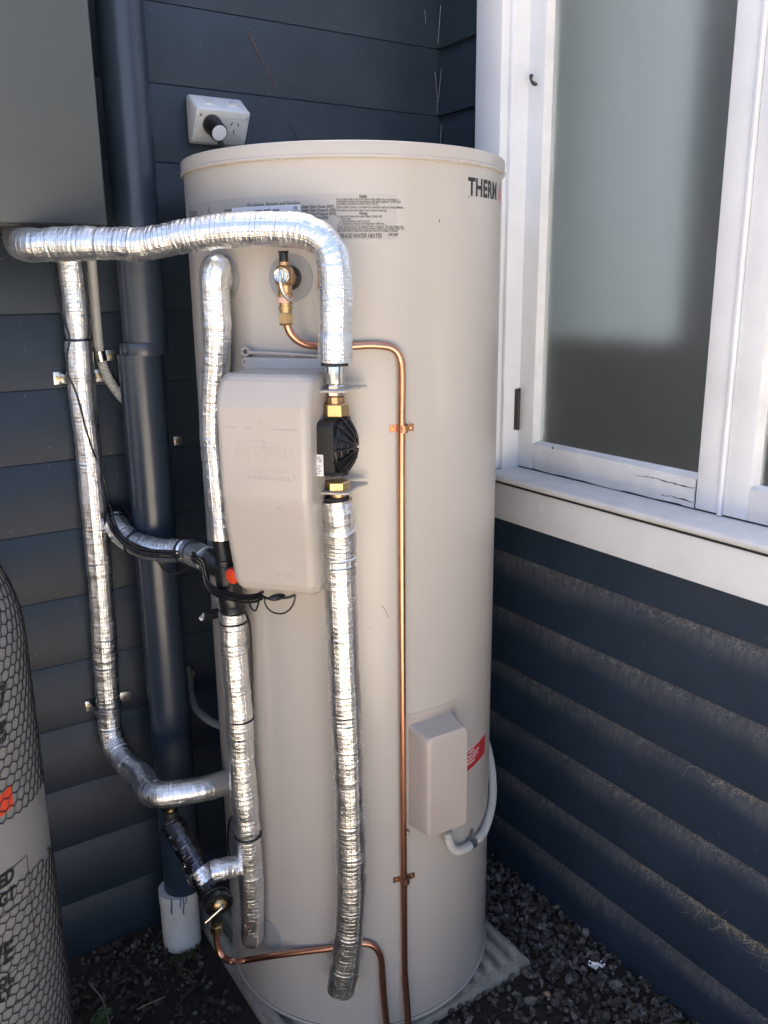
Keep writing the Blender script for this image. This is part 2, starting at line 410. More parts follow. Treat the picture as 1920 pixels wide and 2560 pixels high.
def board_mat(name, dust, col):
    m = bpy.data.materials.new(name); m.use_nodes = True; t = m.node_tree; b = t.nodes['Principled BSDF']
    tc = nd(t, 'ShaderNodeTexCoord'); uv = nd(t, 'ShaderNodeUVMap'); sp = nd(t, 'ShaderNodeSeparateXYZ'); t.links.new(uv.outputs[0], sp.inputs[0])
    n = nd(t, 'ShaderNodeTexNoise', Scale=9.0, Detail=8.0, Roughness=.65); t.links.new(tc.outputs['Object'], n.inputs['Vector'])
    r = nd(t, 'ShaderNodeMapRange'); r.inputs[1].default_value = .3; r.inputs[2].default_value = .7; r.inputs[3].default_value = .86; r.inputs[4].default_value = 1.14
    t.links.new(n.outputs[0], r.inputs[0])
    c0 = nd(t, 'ShaderNodeVectorMath', operation='SCALE'); c0.inputs[0].default_value = col; t.links.new(r.outputs[0], c0.inputs['Scale'])
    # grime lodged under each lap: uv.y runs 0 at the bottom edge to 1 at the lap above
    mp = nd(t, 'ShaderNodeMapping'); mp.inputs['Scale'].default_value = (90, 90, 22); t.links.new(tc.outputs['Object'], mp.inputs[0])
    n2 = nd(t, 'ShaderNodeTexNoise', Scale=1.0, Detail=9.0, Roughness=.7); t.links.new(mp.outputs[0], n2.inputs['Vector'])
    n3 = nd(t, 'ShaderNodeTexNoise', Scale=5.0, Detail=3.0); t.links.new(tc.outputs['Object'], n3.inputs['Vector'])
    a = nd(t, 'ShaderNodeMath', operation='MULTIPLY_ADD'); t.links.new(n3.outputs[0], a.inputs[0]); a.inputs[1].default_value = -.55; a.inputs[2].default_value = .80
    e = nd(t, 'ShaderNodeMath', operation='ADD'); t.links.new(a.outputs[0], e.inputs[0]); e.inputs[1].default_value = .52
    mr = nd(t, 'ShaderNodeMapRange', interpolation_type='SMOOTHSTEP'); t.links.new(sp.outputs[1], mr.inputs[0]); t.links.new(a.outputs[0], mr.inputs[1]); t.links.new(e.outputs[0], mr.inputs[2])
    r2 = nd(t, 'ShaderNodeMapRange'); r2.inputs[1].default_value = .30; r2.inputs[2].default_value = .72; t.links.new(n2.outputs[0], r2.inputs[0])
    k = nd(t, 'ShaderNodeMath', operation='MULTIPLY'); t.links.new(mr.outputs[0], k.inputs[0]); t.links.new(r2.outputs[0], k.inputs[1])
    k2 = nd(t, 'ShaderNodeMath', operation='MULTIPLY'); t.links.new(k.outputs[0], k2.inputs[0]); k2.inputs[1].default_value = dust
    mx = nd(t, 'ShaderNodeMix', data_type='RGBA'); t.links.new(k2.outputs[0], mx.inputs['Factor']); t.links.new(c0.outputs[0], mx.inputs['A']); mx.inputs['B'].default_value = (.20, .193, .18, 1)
    v = nd(t, 'ShaderNodeTexVoronoi', Scale=42.0); t.links.new(tc.outputs['Object'], v.inputs['Vector'])
    lt = nd(t, 'ShaderNodeMath', operation='LESS_THAN'); t.links.new(v.outputs['Distance'], lt.inputs[0]); lt.inputs[1].default_value = .042
    m2 = nd(t, 'ShaderNodeMix', data_type='RGBA'); t.links.new(lt.outputs[0], m2.inputs['Factor']); t.links.new(mx.outputs['Result'], m2.inputs['A']); m2.inputs['B'].default_value = (.3, .3, .29, 1)
    t.links.new(m2.outputs['Result'], b.inputs['Base Color'])
    rr = nd(t, 'ShaderNodeMath', operation='MULTIPLY_ADD'); t.links.new(k2.outputs[0], rr.inputs[0]); rr.inputs[1].default_value = .4; rr.inputs[2].default_value = .42
    t.links.new(rr.outputs[0], b.inputs['Roughness'])
    mp2 = nd(t, 'ShaderNodeMapping'); mp2.inputs['Scale'].default_value = (20, 20, 160); t.links.new(tc.outputs['Object'], mp2.inputs[0])
    n4 = nd(t, 'ShaderNodeTexNoise', Scale=1.0, Detail=4.0); t.links.new(mp2.outputs[0], n4.inputs['Vector'])
    bp = nd(t, 'ShaderNodeBump', Strength=.6, Distance=.0006); t.links.new(n4.outputs[0], bp.inputs['Height']); t.links.new(bp.outputs[0], b.inputs['Normal'])
    return m
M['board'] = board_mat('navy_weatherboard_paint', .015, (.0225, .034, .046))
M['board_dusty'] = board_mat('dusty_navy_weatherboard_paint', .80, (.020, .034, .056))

def gravel_mat():
    m = bpy.data.materials.new('grey_gravel'); m.use_nodes = True; t = m.node_tree; b = t.nodes['Principled BSDF']
    at = nd(t, 'ShaderNodeAttribute', attribute_name='tone'); r = nd(t, 'ShaderNodeValToRGB')
    e = r.color_ramp.elements; e[0].color = (.022, .019, .016, 1); e[1].color = (.22, .205, .18, 1)
    e2 = r.color_ramp.elements.new(.5); e2.color = (.075, .069, .061, 1)
    e3 = r.color_ramp.elements.new(.965); e3.color = (.19, .178, .16, 1)
    t.links.new(at.outputs['Fac'], r.inputs[0])
    tc = nd(t, 'ShaderNodeTexCoord'); n = nd(t, 'ShaderNodeTexNoise', Scale=140.0, Detail=5.0); t.links.new(tc.outputs['Object'], n.inputs['Vector'])
    mr = nd(t, 'ShaderNodeMapRange'); mr.inputs[1].default_value = .3; mr.inputs[2].default_value = .7; mr.inputs[3].default_value = .6; mr.inputs[4].default_value = 1.35; t.links.new(n.outputs[0], mr.inputs[0])
    s = nd(t, 'ShaderNodeVectorMath', operation='SCALE'); t.links.new(r.outputs[0], s.inputs[0]); t.links.new(mr.outputs[0], s.inputs['Scale'])
    t.links.new(s.outputs[0], b.inputs['Base Color']); b.inputs['Roughness'].default_value = .75
    bp = nd(t, 'ShaderNodeBump', Distance=.001); t.links.new(n.outputs[0], bp.inputs['Height']); t.links.new(bp.outputs[0], b.inputs['Normal'])
    return m
M['gravel'] = gravel_mat()
M['concrete'] = mat('stained_concrete', (.30, .285, .245), .9, var=.3, vscale=18, bump=.003, bscale=90, speck=(60, .10, (.07, .06, .05)))

def glass_mat():
    m = bpy.data.materials.new('frosted_glass'); m.use_nodes = True; t = m.node_tree; b = t.nodes['Principled BSDF']
    b.inputs['Base Color'].default_value = (.97, 1, .99, 1); b.inputs['Transmission Weight'].default_value = 1.0
    b.inputs['IOR'].default_value = 1.45
    tc = nd(t, 'ShaderNodeTexCoord'); n = nd(t, 'ShaderNodeTexNoise', Scale=30.0, Detail=6.0); t.links.new(tc.outputs['Object'], n.inputs['Vector'])
    r = nd(t, 'ShaderNodeMapRange'); r.inputs[3].default_value = .31; r.inputs[4].default_value = .39; t.links.new(n.outputs[0], r.inputs[0]); t.links.new(r.outputs[0], b.inputs['Roughness'])
    return m
M['glass'] = glass_mat()

# ------------------------------------------------------------------ ground
g = MB(); g.add([(-60, -60, 0), (60, -60, 0), (60, 40, 0), (-60, 40, 0)], [(0, 1, 2, 3)])
tag(obj('ground', g, M['soil']), kind='structure')
g = MB().box((-7, -14, -.05), (0.0, -1.75, .03))
tag(obj('path', g, M['path'], smooth=False), kind='structure')

# unseen guessed fence, added to cut and shape the sky light from the left
fn = thing('added_fence', 'unseen brown timber paling fence added to shape the light from the left', 'fence', (-4.65, -3, 0))
M['paling'] = mat('brown_timber', (.24, .21, .175), .85, var=.25, vscale=8)
PM = MB().box((-4.66, -.0625, .02), (-4.635, .0625, 1.8)).mesh('paling')
for k in range(76):
    o = obj('paling', PM, M['paling'] if k == 0 else None, smooth=False); o.location = (0, 1.2 - k * .128, .0); o.parent = fn; o.matrix_parent_inverse = Matrix.Translation(-Vector(fn.location))
for z_ in (.4, 1.45): obj('fence_rail', MB().box((-4.71, -8.5, z_), (-4.662, 1.3, z_ + .09)), M['paling'], fn, smooth=False)

# gravel: angular crushed stones lying on the soil
def stone_proto(seed):
    bm = bmesh.new(); bmesh.ops.create_icosphere(bm, subdivisions=1, radius=1.0)
    g = np.random.default_rng(seed); v = np.array([q.co[:] for q in bm.verts])
    for _ in range(7):
        n = g.normal(size=3); n /= np.linalg.norm(n); d = g.uniform(.45, .8); h = v @ n; v = v - np.outer(np.clip(h - d, 0, None), n)
    v *= g.uniform(.6, 1.15, 3) * np.array([1, .85, .7])
    f = [tuple(q.index for q in p.verts) for p in bm.faces]; bm.free(); return v, f
protos = [stone_proto(i) for i in range(14)]
def rot(g):
    q = g.normal(size=4); q /= np.linalg.norm(q); w, x, y, z = q
    return np.array([[1 - 2 * (y * y + z * z), 2 * (x * y - z * w), 2 * (x * z + y * w)], [2 * (x * y + z * w), 1 - 2 * (x * x + z * z), 2 * (y * z - x * w)], [2 * (x * z - y * w), 2 * (y * z + x * w), 1 - 2 * (x * x + y * y)]])
vs, fs, tone, off = [], [], [], 0
gr = np.random.default_rng(3)
def stones(n, x0, x1, y0, y1, smin, smax, thin):
    global off
    for _ in range(n):
        x, y = gr.uniform(x0, x1), gr.uniform(y0, y1)
        if (x + .52) ** 2 + (y + .365) ** 2 < .30 ** 2 or (-.84 < x < -.205 and -.665 < y < -.05): continue
        if (x + .865) ** 2 + (y + .112) ** 2 < .053 ** 2: continue
        cover = vnoise(np.array([x * 5, y * 5, 0.3]), 11) * .5 + .5
        if gr.random() > thin + cover * .75: continue
        s = gr.uniform(smin, smax) * (1.35 if gr.random() < .12 else 1)
        v, f = protos[gr.integers(len(protos))]
        w = v @ rot(gr).T * s + np.array([x, y, s * gr.uniform(.1, .75)])
        vs.append(w); fs.extend([tuple(i + off for i in q) for q in f]); off += len(w)
        tone.extend([min(.97, max(0, gr.beta(2, 2.6)))] * len(w))
stones(2800, -.24, -.005, -1.72, -.03, .008, .0165, .55)
stones(3200, -1.15, -.24, -1.72, -.66, .008, .0165, .55)
stones(1500, -1.5, -.82, -.80, -.03, .006, .012, .18)
stones(800, -1.9, -1.15, -1.72, -.66, .007, .013, .3)
gm = bpy.data.meshes.new('gravel'); gm.from_pydata(np.concatenate(vs).tolist(), [], fs)
at = gm.attributes.new('tone', 'FLOAT', 'POINT'); at.data.foreach_set('value', np.array(tone, dtype=np.float32))
go = obj('gravel', gm, M['gravel'], smooth=False); go['kind'] = 'stuff'; go['label'] = 'dark grey crushed gravel lying on soil along the house walls'

# ------------------------------------------------------------------ house walls
def board_profile(zf=.113, dep=.0125):
    """(depth behind the face, height, v): flat face, then a shallow scotia running under the lap above"""
    pr = [(.010, .0, 0.0), (-.0, .0, 0.0), (-.0, .004, .02)]
    pr.append((0, zf, zf / LAP))
    for k in range(1, 9):
        u = k / 8; pr.append((dep * (math.sin(u * math.pi / 2) ** 1.3), zf + (LAP + .012 - zf) * u, min(1, (zf + (LAP - zf) * u) / LAP)))
    return pr
PRX, PRY = board_profile(.1505, .0115), board_profile()
def board_mesh(axis, a0, a1, z0):
    PR = PRX if axis == 'x' else PRY
    mb = MB(); v, uv = [], []
    for a in (a0, a1):
        for d, h, vv in PR:
            x = -.02 + d; v.append((a, x, z0 + h) if axis == 'x' else (x, a, z0 + h)); uv.append((a, vv))
        v.append((a, .004, z0 + LAP) if axis == 'x' else (.004, a, z0 + LAP)); uv.append((a, 1))
        v.append((a, .004, z0) if axis == 'x' else (.004, a, z0)); uv.append((a, 0))
    n = len(PR) + 2
    f = [(j, (j + 1) % n, n + (j + 1) % n, n + j) for j in range(n)] + [tuple(range(n)), tuple(range(n, 2 * n))[::-1]]
    mb.add(v, f, uv); return mb

wb = thing('weatherboard_wall', 'dark navy weatherboard house wall behind the water heater, carrying the power outlet and downpipe', 'wall', (-.5, 0, 0))
NB = 18
for k in range(NB):
    obj('weatherboard', board_mesh('x', -3.4, -.0085, k * LAP - .002), M['board'], wb, angle=40)
obj('wall_lining', MB().box((-3.4, .006, 0), (.1, .12, NB * LAP)), M['room'], wb, smooth=False)

ww = thing('house_wall', 'dusty navy weatherboard wall with white timber window to the right of the heater', 'wall', (0, -1.2, 0))
ZS = 1.016
for k in range(NB):
    z0 = k * LAP - .002
    if z0 + LAP < 1.02 or z0 > 2.69:
        obj('weatherboard', board_mesh('y', -.0085, -3.6, z0), M['board_dusty'], ww, angle=40)
    elif z0 < 1.02:                                   # cut by the apron: lower part only is seen
        obj('weatherboard', board_mesh('y', -.0085, -3.6, z0), M['board_dusty'], ww, angle=40)
    else:
        obj('weatherboard', board_mesh('y', -.0085, -.215, z0), M['board'], ww, angle=40)
        obj('weatherboard', board_mesh('y', -1.66, -3.6, z0), M['board_dusty'], ww, angle=40)
# window joinery, all in white paint
def bxo(name, a, b, m, parent, bev=.0015, **k):
    lo = tuple(min(p, q) for p, q in zip(a, b)); hi = tuple(max(p, q) for p, q in zip(a, b))
    return obj(name, MB().box(lo, hi), m, parent, bevel=bev, **k)
WT = 2.60
bxo('window_casing', (-.045, -.203, 1.139), (.0, -.295, WT + .1), M['white'], ww, .003)
bxo('window_casing', (-.045, -1.52, 1.139), (.0, -1.612, WT + .1), M['white'], ww, .003)
bxo('head_casing', (-.045, -.297, WT), (.0, -1.518, WT + .1), M['white'], ww, .003)
bxo('window_jamb', (-.023, -.2953, 1.137), (.075, -.3062, WT), M['white'], ww, .003)
bxo('window_jamb', (-.023, -1.5188, 1.137), (.075, -1.508, WT), M['white'], ww, .003)
# apron board and sill with a rounded nose
bxo('apron_board', (-.045, -.206, ZS), (-.0, -1.62, 1.108), M['white'], ww, .003)
sill = MB(); prof = []
for k in range(9):
    a = math.radians(-90 - 180 * k / 8) if False else math.radians(270 - 180 * k / 8)
    prof.append((-.0625 + .0065 * math.cos(a) - .0, 1.1285 + .0075 * math.sin(a)))
prof += [(-.022, 1.1375), (.08, 1.1395), (.08, 1.1125), (-.0440, 1.1125), (-.0440, 1.118), (-.054, 1.1205)]
v = [(x, y, z) for y in (-.2035, -1.615) for x, z in prof]; n = len(prof)
sill.add(v, [(j, n + j, n + (j + 1) % n, (j + 1) % n) for j in range(n)] + [tuple(range(n)), tuple(range(n, 2 * n))[::-1]])
obj('window_sill', sill, M['dust_white'], ww, angle=40)
bxo('sill_shadow', (-.0463, -.21, 1.1085), (-.012, -1.61, 1.1122), M['gap'], ww, 0)  # dark strip standing in for the shadow under the sill nose

XS = .028                                             # outer face of the sashes
def sash(y0, y1, label, left_bead=True):
    """y0 nearer the corner; stiles, rails, beads and frosted pane"""
    s = MB().box((XS, y0 - .055, 1.1425), (XS + .04, y0 - .0005, WT - .004)); so = obj('window_sash', s, M['white'], ww, bevel=.0018, label=label)
    sash_parts = so
    def sub(nm, a, b, m, bev=.0015): return bxo(nm, a, b, m, sash_parts, bev)
    sub('stile', (XS, y1 + .0005, 1.1425), (XS + .04, y1 + .056, WT - .004), M['white'])
    sub('top_rail', (XS, y0 - .0555, WT - .07), (XS + .04, y1 + .0565, WT - .004), M['white'])
    # glazing beads, splayed
    for nm, (ya, yb) in (('glazing_bead', (y0 - .055, y0 - .0625)), ('glazing_bead', (y1 + .056, y1 + .0635))):
        mb = MB(); mb.add([(XS + .001, ya, 1.21), (XS + .018, ya, 1.21), (XS + .018, yb, 1.21), (XS + .001, ya, WT - .07), (XS + .018, ya, WT - .07), (XS + .018, yb, WT - .07)],
                          [(0, 1, 2), (5, 4, 3), (0, 2, 5, 3), (0, 3, 4, 1), (1, 4, 5, 2)]); obj(nm, mb, M['white_old'], sash_parts, smooth=False)
    mb = MB(); ya, yb = y0 - .0555, y1 + .0565
    mb.add([(XS + .001, ya, 1.203), (XS + .018, ya, 1.203), (XS + .018, ya, 1.2125), (XS + .001, yb, 1.203), (XS + .018, yb, 1.203), (XS + .018, yb, 1.2125)],
           [(2, 1, 0), (3, 4, 5), (0, 3, 5, 2), (0, 1, 4, 3), (1, 2, 5, 4)]); obj('glazing_bead', mb, M['white_old'], sash_parts, smooth=False)
    p = obj('pane', MB().box((XS + .018, y1 + .05, 1.206), (XS + .022, y0 - .05, WT - .06)), M['glass'], sash_parts, smooth=False)
    return so
S1 = sash(-.3035, -.9005, 'weathered sash whose bottom rail has split and dropped at its joint')
S2 = sash(-.9085, -1.5055, 'right hand sash with sound bottom rail')
# bottom rail of the first sash: sagging, cracked, open at the joint
rail = MB(); ny = 40; g2 = np.random.default_rng(5)
ys = np.linspace(-.3592, -.8405, ny); rows = []
for i, y in enumerate(ys):
    u = i / (ny - 1); zt = 1.2055 - .0035 * u ** 3; zb = 1.1425 - .0016 * u + .0012 * vnoise(np.array([y * 30, 0, 0]), 4) + .006 * max(0, u - .55) ** 1 * (1 if u < .93 else .3)
    rows.append([(XS + .0008, y, zt), (XS + .0002, y, zt - .006), (XS - .0006 * u, y, zb + .005), (XS + .002, y, zb), (XS + .038, y, zb), (XS + .038, y, zt)])
obj('bottom_rail', loft(rows), M['white_old'], S1, angle=30)
bxo('bottom_rail', (XS + .0004, -.9635, 1.1425), (XS + .038, -1.4485, 1.205), M['white_old'], S2, .0015)
def crack(y0, y1, z0, z1, w, seed, nm='crack'):
    P, s = cr([(XS - .0008, y0, z0), (XS - .0008, (y0 + y1) / 2, (z0 + z1) / 2 + .002), (XS - .0008, y1, z1)], .004)
    P[:, 2] += .0018 * np.array([vnoise(np.array([q[1] * 70, seed, 0.]), 2) for q in P])
    P[:, 0] = XS - .0004 - .0004 * np.clip((P[:, 1] + .36) / -.48, 0, 1)
    wv = w * (.35 + .65 * np.linspace(0, 1, len(P))) * (1 + .6 * np.array([vnoise(np.array([q[1] * 150, seed, 4.]), 3) for q in P]))
    v = [(p[0], p[1], p[2] + sgn * wv[i] / 2) for i, p in enumerate(P) for sgn in (1, -1)]
    mb = MB(); mb.add(v, [(2 * i, 2 * i + 1, 2 * i + 3, 2 * i + 2) for i in range(len(P) - 1)]); obj(nm, mb, M['gap'], S1, smooth=False)
crack(-0.6886, -.840, 1.1841, 1.1832, .0022, 1)
crack(-0.7581, -.838, 1.153, 1.1542, .003, 2)
bxo('rail_joint', (XS + .003, -.8403, 1.142), (XS + .03, -.8452, 1.2), M['gap'], S1, 0)
lathe('nail_head', [(.0001, .0), (.003, 0), (.003, .0012), (.0001, .0016)], (XS + .0006, -0.4307, 1.2058), (-1, 0, 0), M['scratch'], S1, 10)
bxo('sash_gap', (.032, -.3065, 1.1385), (.07, -1.503, 1.1428), M['gap'], ww, 0)
# astragal bead between the sashes
mb = MB(); pr = [(XS - .012, -.8995), (XS - .014, -.902), (XS - .014, -.9055), (XS - .012, -.908), (XS + .03, -.908), (XS + .03, -.9005)]
pr = [(XS - .003, -.8985), (XS - .006, -.9), (XS - .0035, -.902), (XS - .0075, -.9045), (XS - .0055, -.9078), (XS + .03, -.9079), (XS + .03, -.9008), (XS - .0005, -.9008)]
n = len(pr); mb.add([(x, y, z) for z in (1.1405, WT - .004) for x, y in pr], [(j, (j + 1) % n, n + (j + 1) % n, n + j) for j in range(n)] + [tuple(range(n))[::-1], tuple(range(n, 2 * n))])
obj('astragal', mb, M['white'], ww, angle=30)
# hinge: knuckle between jamb and stile
hz0, hz1 = 1.2342, 1.3385
h = lathe('hinge', [(.0001, hz0), (.0042, hz0), (.0045, hz0 + .001), (.0045, (hz0 + hz1) / 2 - .0006), (.0036, (hz0 + hz1) / 2), (.0045, (hz0 + hz1) / 2 + .0006), (.0045, hz1 - .001), (.0042, hz1), (.0001, hz1)], (XS - .003, -.3065, 0), (0, 0, 1), M['hinge'], S1, 14)
bxo('hinge_leaf', (XS - .016, -.3064, hz0 + .001), (XS - .001, -.3078, hz1 - .001), M['hinge'], S1, 0)
# knot showing through the paint of the apron
lathe('knot', [(.0001, .0), (.010, 0), (.011, .0003), (.007, .0006), (.0001, .0004)], (-.0452, -0.4734, 1.079), (-1, 0, 0), M['white_old'], ww, 14)
# room behind the frosted panes, and the white blind drawn half down
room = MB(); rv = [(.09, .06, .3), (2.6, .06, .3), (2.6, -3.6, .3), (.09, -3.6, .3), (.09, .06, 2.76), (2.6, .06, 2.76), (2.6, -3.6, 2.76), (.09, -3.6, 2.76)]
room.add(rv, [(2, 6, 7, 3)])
room.box((.09, -3.6, 2.755), (.5, .06, 2.77)); room.box((2.4, -3.6, 2.755), (2.6, .06, 2.77)); room.box((.5, -.3, 2.755), (2.4, .06, 2.77)); room.box((.5, -3.6, 2.755), (2.4, -2.6, 2.77))  # ceiling round an invented opening, added to brighten the blind from behind
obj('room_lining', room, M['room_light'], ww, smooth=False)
room = MB(); room.add(rv, [(0, 1, 2, 3)]); room.box((.09, .055, .3), (2.6, .062, 2.76))  # floor and side wall coloured dark to keep the lower pane dim
for ya, yb, za, zb in ((.06, -.15, .3, 2.76), (-3.4, -3.6, .3, 2.76), (-.15, -3.4, .3, 1.75), (-.15, -3.4, 2.72, 2.76)): room.box((2.6, yb, za), (2.62, ya, zb))  # dark far wall with an added opening that lets daylight onto the blind
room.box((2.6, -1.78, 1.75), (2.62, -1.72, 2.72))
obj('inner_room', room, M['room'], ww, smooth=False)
bxo('wall_core', (.0062, .1, 0), (.09, -3.6, 1.112), M['room'], ww, 0)
bxo('wall_core', (.0062, .1, 1.1124), (.09, -.2952, 2.77), M['room'], ww, 0)
bxo('wall_core', (.0062, -1.5192, 1.1124), (.09, -3.6, 2.77), M['room'], ww, 0)
bxo('wall_core', (.0062, -.2956, WT + .002), (.09, -1.5188, 2.77), M['room'], ww, 0)
for a_, b_ in (((.0062, .12), (.5, -3.62)), ((2.4, .12), (2.7, -3.62)), ((.5005, .12), (2.3995, -.3)), ((.5005, -2.6), (2.3995, -3.62))):  # roof left open above the added ceiling opening
    bxo('roof_sheet', (a_[0], a_[1], 2.772), (b_[0], b_[1], 2.80), M['room'], ww, 0)
bl = bxo('roller_blind', (.205, -.10, 1.4584), (.2065, -0.6296, WT + .05), M['blind'], ww, 0)
# ------------------------------------------------------------------ water heater
wh = thing('water_heater', 'tall beige cylindrical electric storage water heater on a concrete slab in the corner', 'water heater', (HX, HY, .045))
lathe('tank_body', [(.05, .0520), (R - .0008, .0520), (R, .0528), (R, .06), (R, 1.0), (R, 1.797)], (HX, HY, 0), (0, 0, 1), M['tank'], wh, 160)
lathe('base_ring', [(.05, .0440), (R + .001, .0440), (R + .0025, .0450), (R + .0025, .0492), (R + .001, .0502), (R - .02, .0502)], (HX, HY, 0), (0, 0, 1), M['tank'], wh, 160)
lathe('base_seam', [(.06, .0503), (R - .0008, .0503), (R - .0008, .0519), (.06, .0519)], (HX, HY, 0), (0, 0, 1), M['gap'], wh, 120)
lid = [(R + .0005, 1.7905), (R + .004, 1.7902), (R + .0062, 1.792), (R + .0062, 1.7955), (R + .0045, 1.7975), (R + .0045, 1.8135)]
for k in range(1, 6): a = math.radians(18 * k); lid.append((R + .0005 + .004 * math.cos(a), 1.8135 + .004 * math.sin(a)))
lid += [(R - .03, 1.8195), (.15, 1.826), (.0005, 1.829)]
lathe('lid', lid, (HX, HY, 0), (0, 0, 1), M['tank'], wh, 160)

def cmap(th0, z0, off=.0005, rotz=0.0, xs=1.0):
    ca, sa = math.cos(rotz), math.sin(rotz)
    return lambda x, y, z: cyl(th0 + math.degrees((x * ca - y * sa) / R), z0 + x * sa + y * ca, off)
def patch(name, th0, th1, z0, z1, m, parent, off=.0003, n=16, c=(HX, HY), r=R, z2=None, z3=None, label=None):
    mb = MB(); v = []
    for k in range(n + 1):
        th = th0 + (th1 - th0) * k / n
        v += [cyl(th, z0 + ((z2 if z2 is not None else z0) - z0) * k / n, off, r, c), cyl(th, z1 + ((z3 if z3 is not None else z1) - z1) * k / n, off, r, c)]
    mb.add(v, [(2 * k, 2 * k + 2, 2 * k + 3, 2 * k + 1) for k in range(n)]); return obj(name, mb, m, parent, label=label)
def T2(txt, px_th, z, size, bold=0.0, mtl='ink_grey', **k):
    return text_mesh(txt, size, cmap(px_th, z), bold, **k)
# brand lettering running round the right side
t0, zt0 = (13.4206, 1.7422)
obj('brand_lettering', T2('THERM', t0, zt0 - .001, 0.0405, .0015, spacing=1.06, xs=.84), M['ink'], wh, smooth=False)
tA = t0 + math.degrees(.122 / R)
obj('brand_lettering', T2('A', tA + 1.2, zt0 - .001, .0405, .002, xs=.86), M['ink_red'], wh, smooth=False, label='red letter of the brand lettering')
# information sheet with small print
i0, iz0 = (-99.7122, 1.6992); i1, iz1 = (-14.5904, 1.6625); i2, iz2 = (-14.7575, 1.7362)
sheet = patch('information_sticker', i0, i1, iz1 + .001, iz2 - .001, M['sticker'], wh, .00025, 40)
ts = []
a, b = (-33.382, 1.7294); cx_ = (-25.0905, 1.7292)
def line(txt, u_th, z, size=.0066, bold=.0, **k): ts.append(T2(txt, u_th, z, size, bold, **k))
h0 = a
rows = [((-25.0905, 1.7292), 'Installer', .0068, .0002, 'CENTER'), ((-33.2798, 1.725), 'Do not apply heat to any of the fittings when making your connections. A', .0060, .0, 'LEFT'),
        ((-33.2966, 1.7213), 'combination pressure and temperature relief valve (supplied in carton) must', .0060, .0, 'LEFT'), ((-33.3135, 1.7176), 'be installed in the fitting marked "RELIEF VALVE".', .0060, .0, 'LEFT'),
        ((-33.3359, 1.7126), "When installed indoors, an overflow tray should be used (see Owner's Manual)", .0060, .0, 'LEFT'), ((-33.3584, 1.7076), 'The outlets on this water heater have an internal heat trap.', .0060, .0, 'LEFT'),
        ((-25.1726, 1.7023), 'Warning', .0068, .0002, 'CENTER'), ((-33.2783, 1.6982), 'For safe performance, this water heater is fitted with:', .0060, .0, 'LEFT'),
        ((-32.6829, 1.6944), '1. Thermostat', .0060, .0, 'LEFT'), ((-32.6994, 1.6906), '2. Over-temperature energy cut-out', .0060, .0, 'LEFT'), ((-32.7159, 1.6868), '3. Combination pressure and temperature relief valve.', .0060, .0, 'LEFT'),
        ((-33.226, 1.6824), 'These devices must not be tampered with or removed. The water heater must', .0060, .0, 'LEFT'), ((-33.2415, 1.6789), 'not be operated unless each of these devices is fitted and in working order. The', .0060, .0, 'LEFT'),
        ((-33.257, 1.6754), 'relief valve and the relief valve drain pipe must not be sealed or blocked.', .0060, .0, 'LEFT')]
for (th, z), txt, sz, bd, al in rows: ts.append(T2(txt, th, z, sz, bd + .00012, align=al, xs=.585))
th, z = (-37.8691, 1.6669); ts.append(T2('ELECTRIC STORAGE WATER HEATER', -19.4999, z - .001, .0098, .00035, shear=.25, xs=.68, align='RIGHT'))
th, z = (-17.451, 1.6689); ts.append(T2('H4136F', th, z, .0068, .0003, shear=.2, xs=.8))
th, z = (-63.0117, 1.7188); ts.append(T2('For Advice, Repairs and Service:', th, z, .0098, .0003, shear=.25, xs=.78))
for (uv_, txt) in (((-44.1166, 1.7136), 'Relief Valve Power (kW)'), ((-44.154, 1.708), 'Relief Valve Pressure (kPa)'), ((-44.1916, 1.7023), 'Relief Valve Pressure (kPa)'), ((-44.2293, 1.6967), 'Mains Pressure (kPa)')):
    ts.append(T2(txt, uv_[0], uv_[1], .0068, .0003, shear=.25, xs=.78))
th, z = (-73.0333, 1.7153); ts.append(T2('Model Number', th, z, .0056, .0002, shear=.25, xs=.8))
th, z = (-99.098, 1.7202); ts.append(T2('Do not remove these labels', th, z, .0056, .0002, xs=.75)); ts.append(T2('For technical data see below', th, z - .0055, .0056, .0002, xs=.75))
obj('small_print', join_meshes(ts), M['ink_grey'], wh, smooth=False)
tr = MB(); thc, zc = (-81.3701, 1.7168)
for (x0, y0), (x1, y1) in (((-.006, -.005), (0, .009)), ((0, .009), (.006, -.005)), ((.006, -.005), (-.006, -.005)), ((-.002, -.002), (0, .002)), ((0, .002), (.002, -.002))):
    d = np.array([y0 - y1, x1 - x0]); d = d / np.linalg.norm(d) * .0005; f = cmap(thc, zc)
    tr.add([f(x0 + d[0], y0 + d[1], 0), f(x1 + d[0], y1 + d[1], 0), f(x1 - d[0], y1 - d[1], 0), f(x0 - d[0], y0 - d[1], 0)], [(3, 2, 1, 0)])
obj('certification_mark', tr, M['ink_grey'], wh, smooth=False)
p0, z0_ = (-69.4106, 1.694); p1, z1_ = (-44.456, 1.7199)
patch('model_plate', p0, p1, z1_ - .055, z1_, M['label_white'], wh, .0006, 20, z2=z1_ - .055, z3=z1_)
ts = [T2('1800 977 428', -60.5299, 1.7066 , .0105, .0004, xs=.85), T2('THEHP', -67.4682, 1.7059, .0085, .0003, xs=.8), T2('10', -46.8401, 1.7122, .0075, .0003), T2('850', -46.8401, 1.7052, .0075, .0003)]
for m_ in ts:
    for v_ in m_.vertices:
        d_ = Vector((v_.co.x - HX, v_.co.y - HY, 0)); v_.co += d_.normalized() * .0006
for m_ in ts: obj('plate_print', m_, M['ink_grey'], wh, smooth=False)
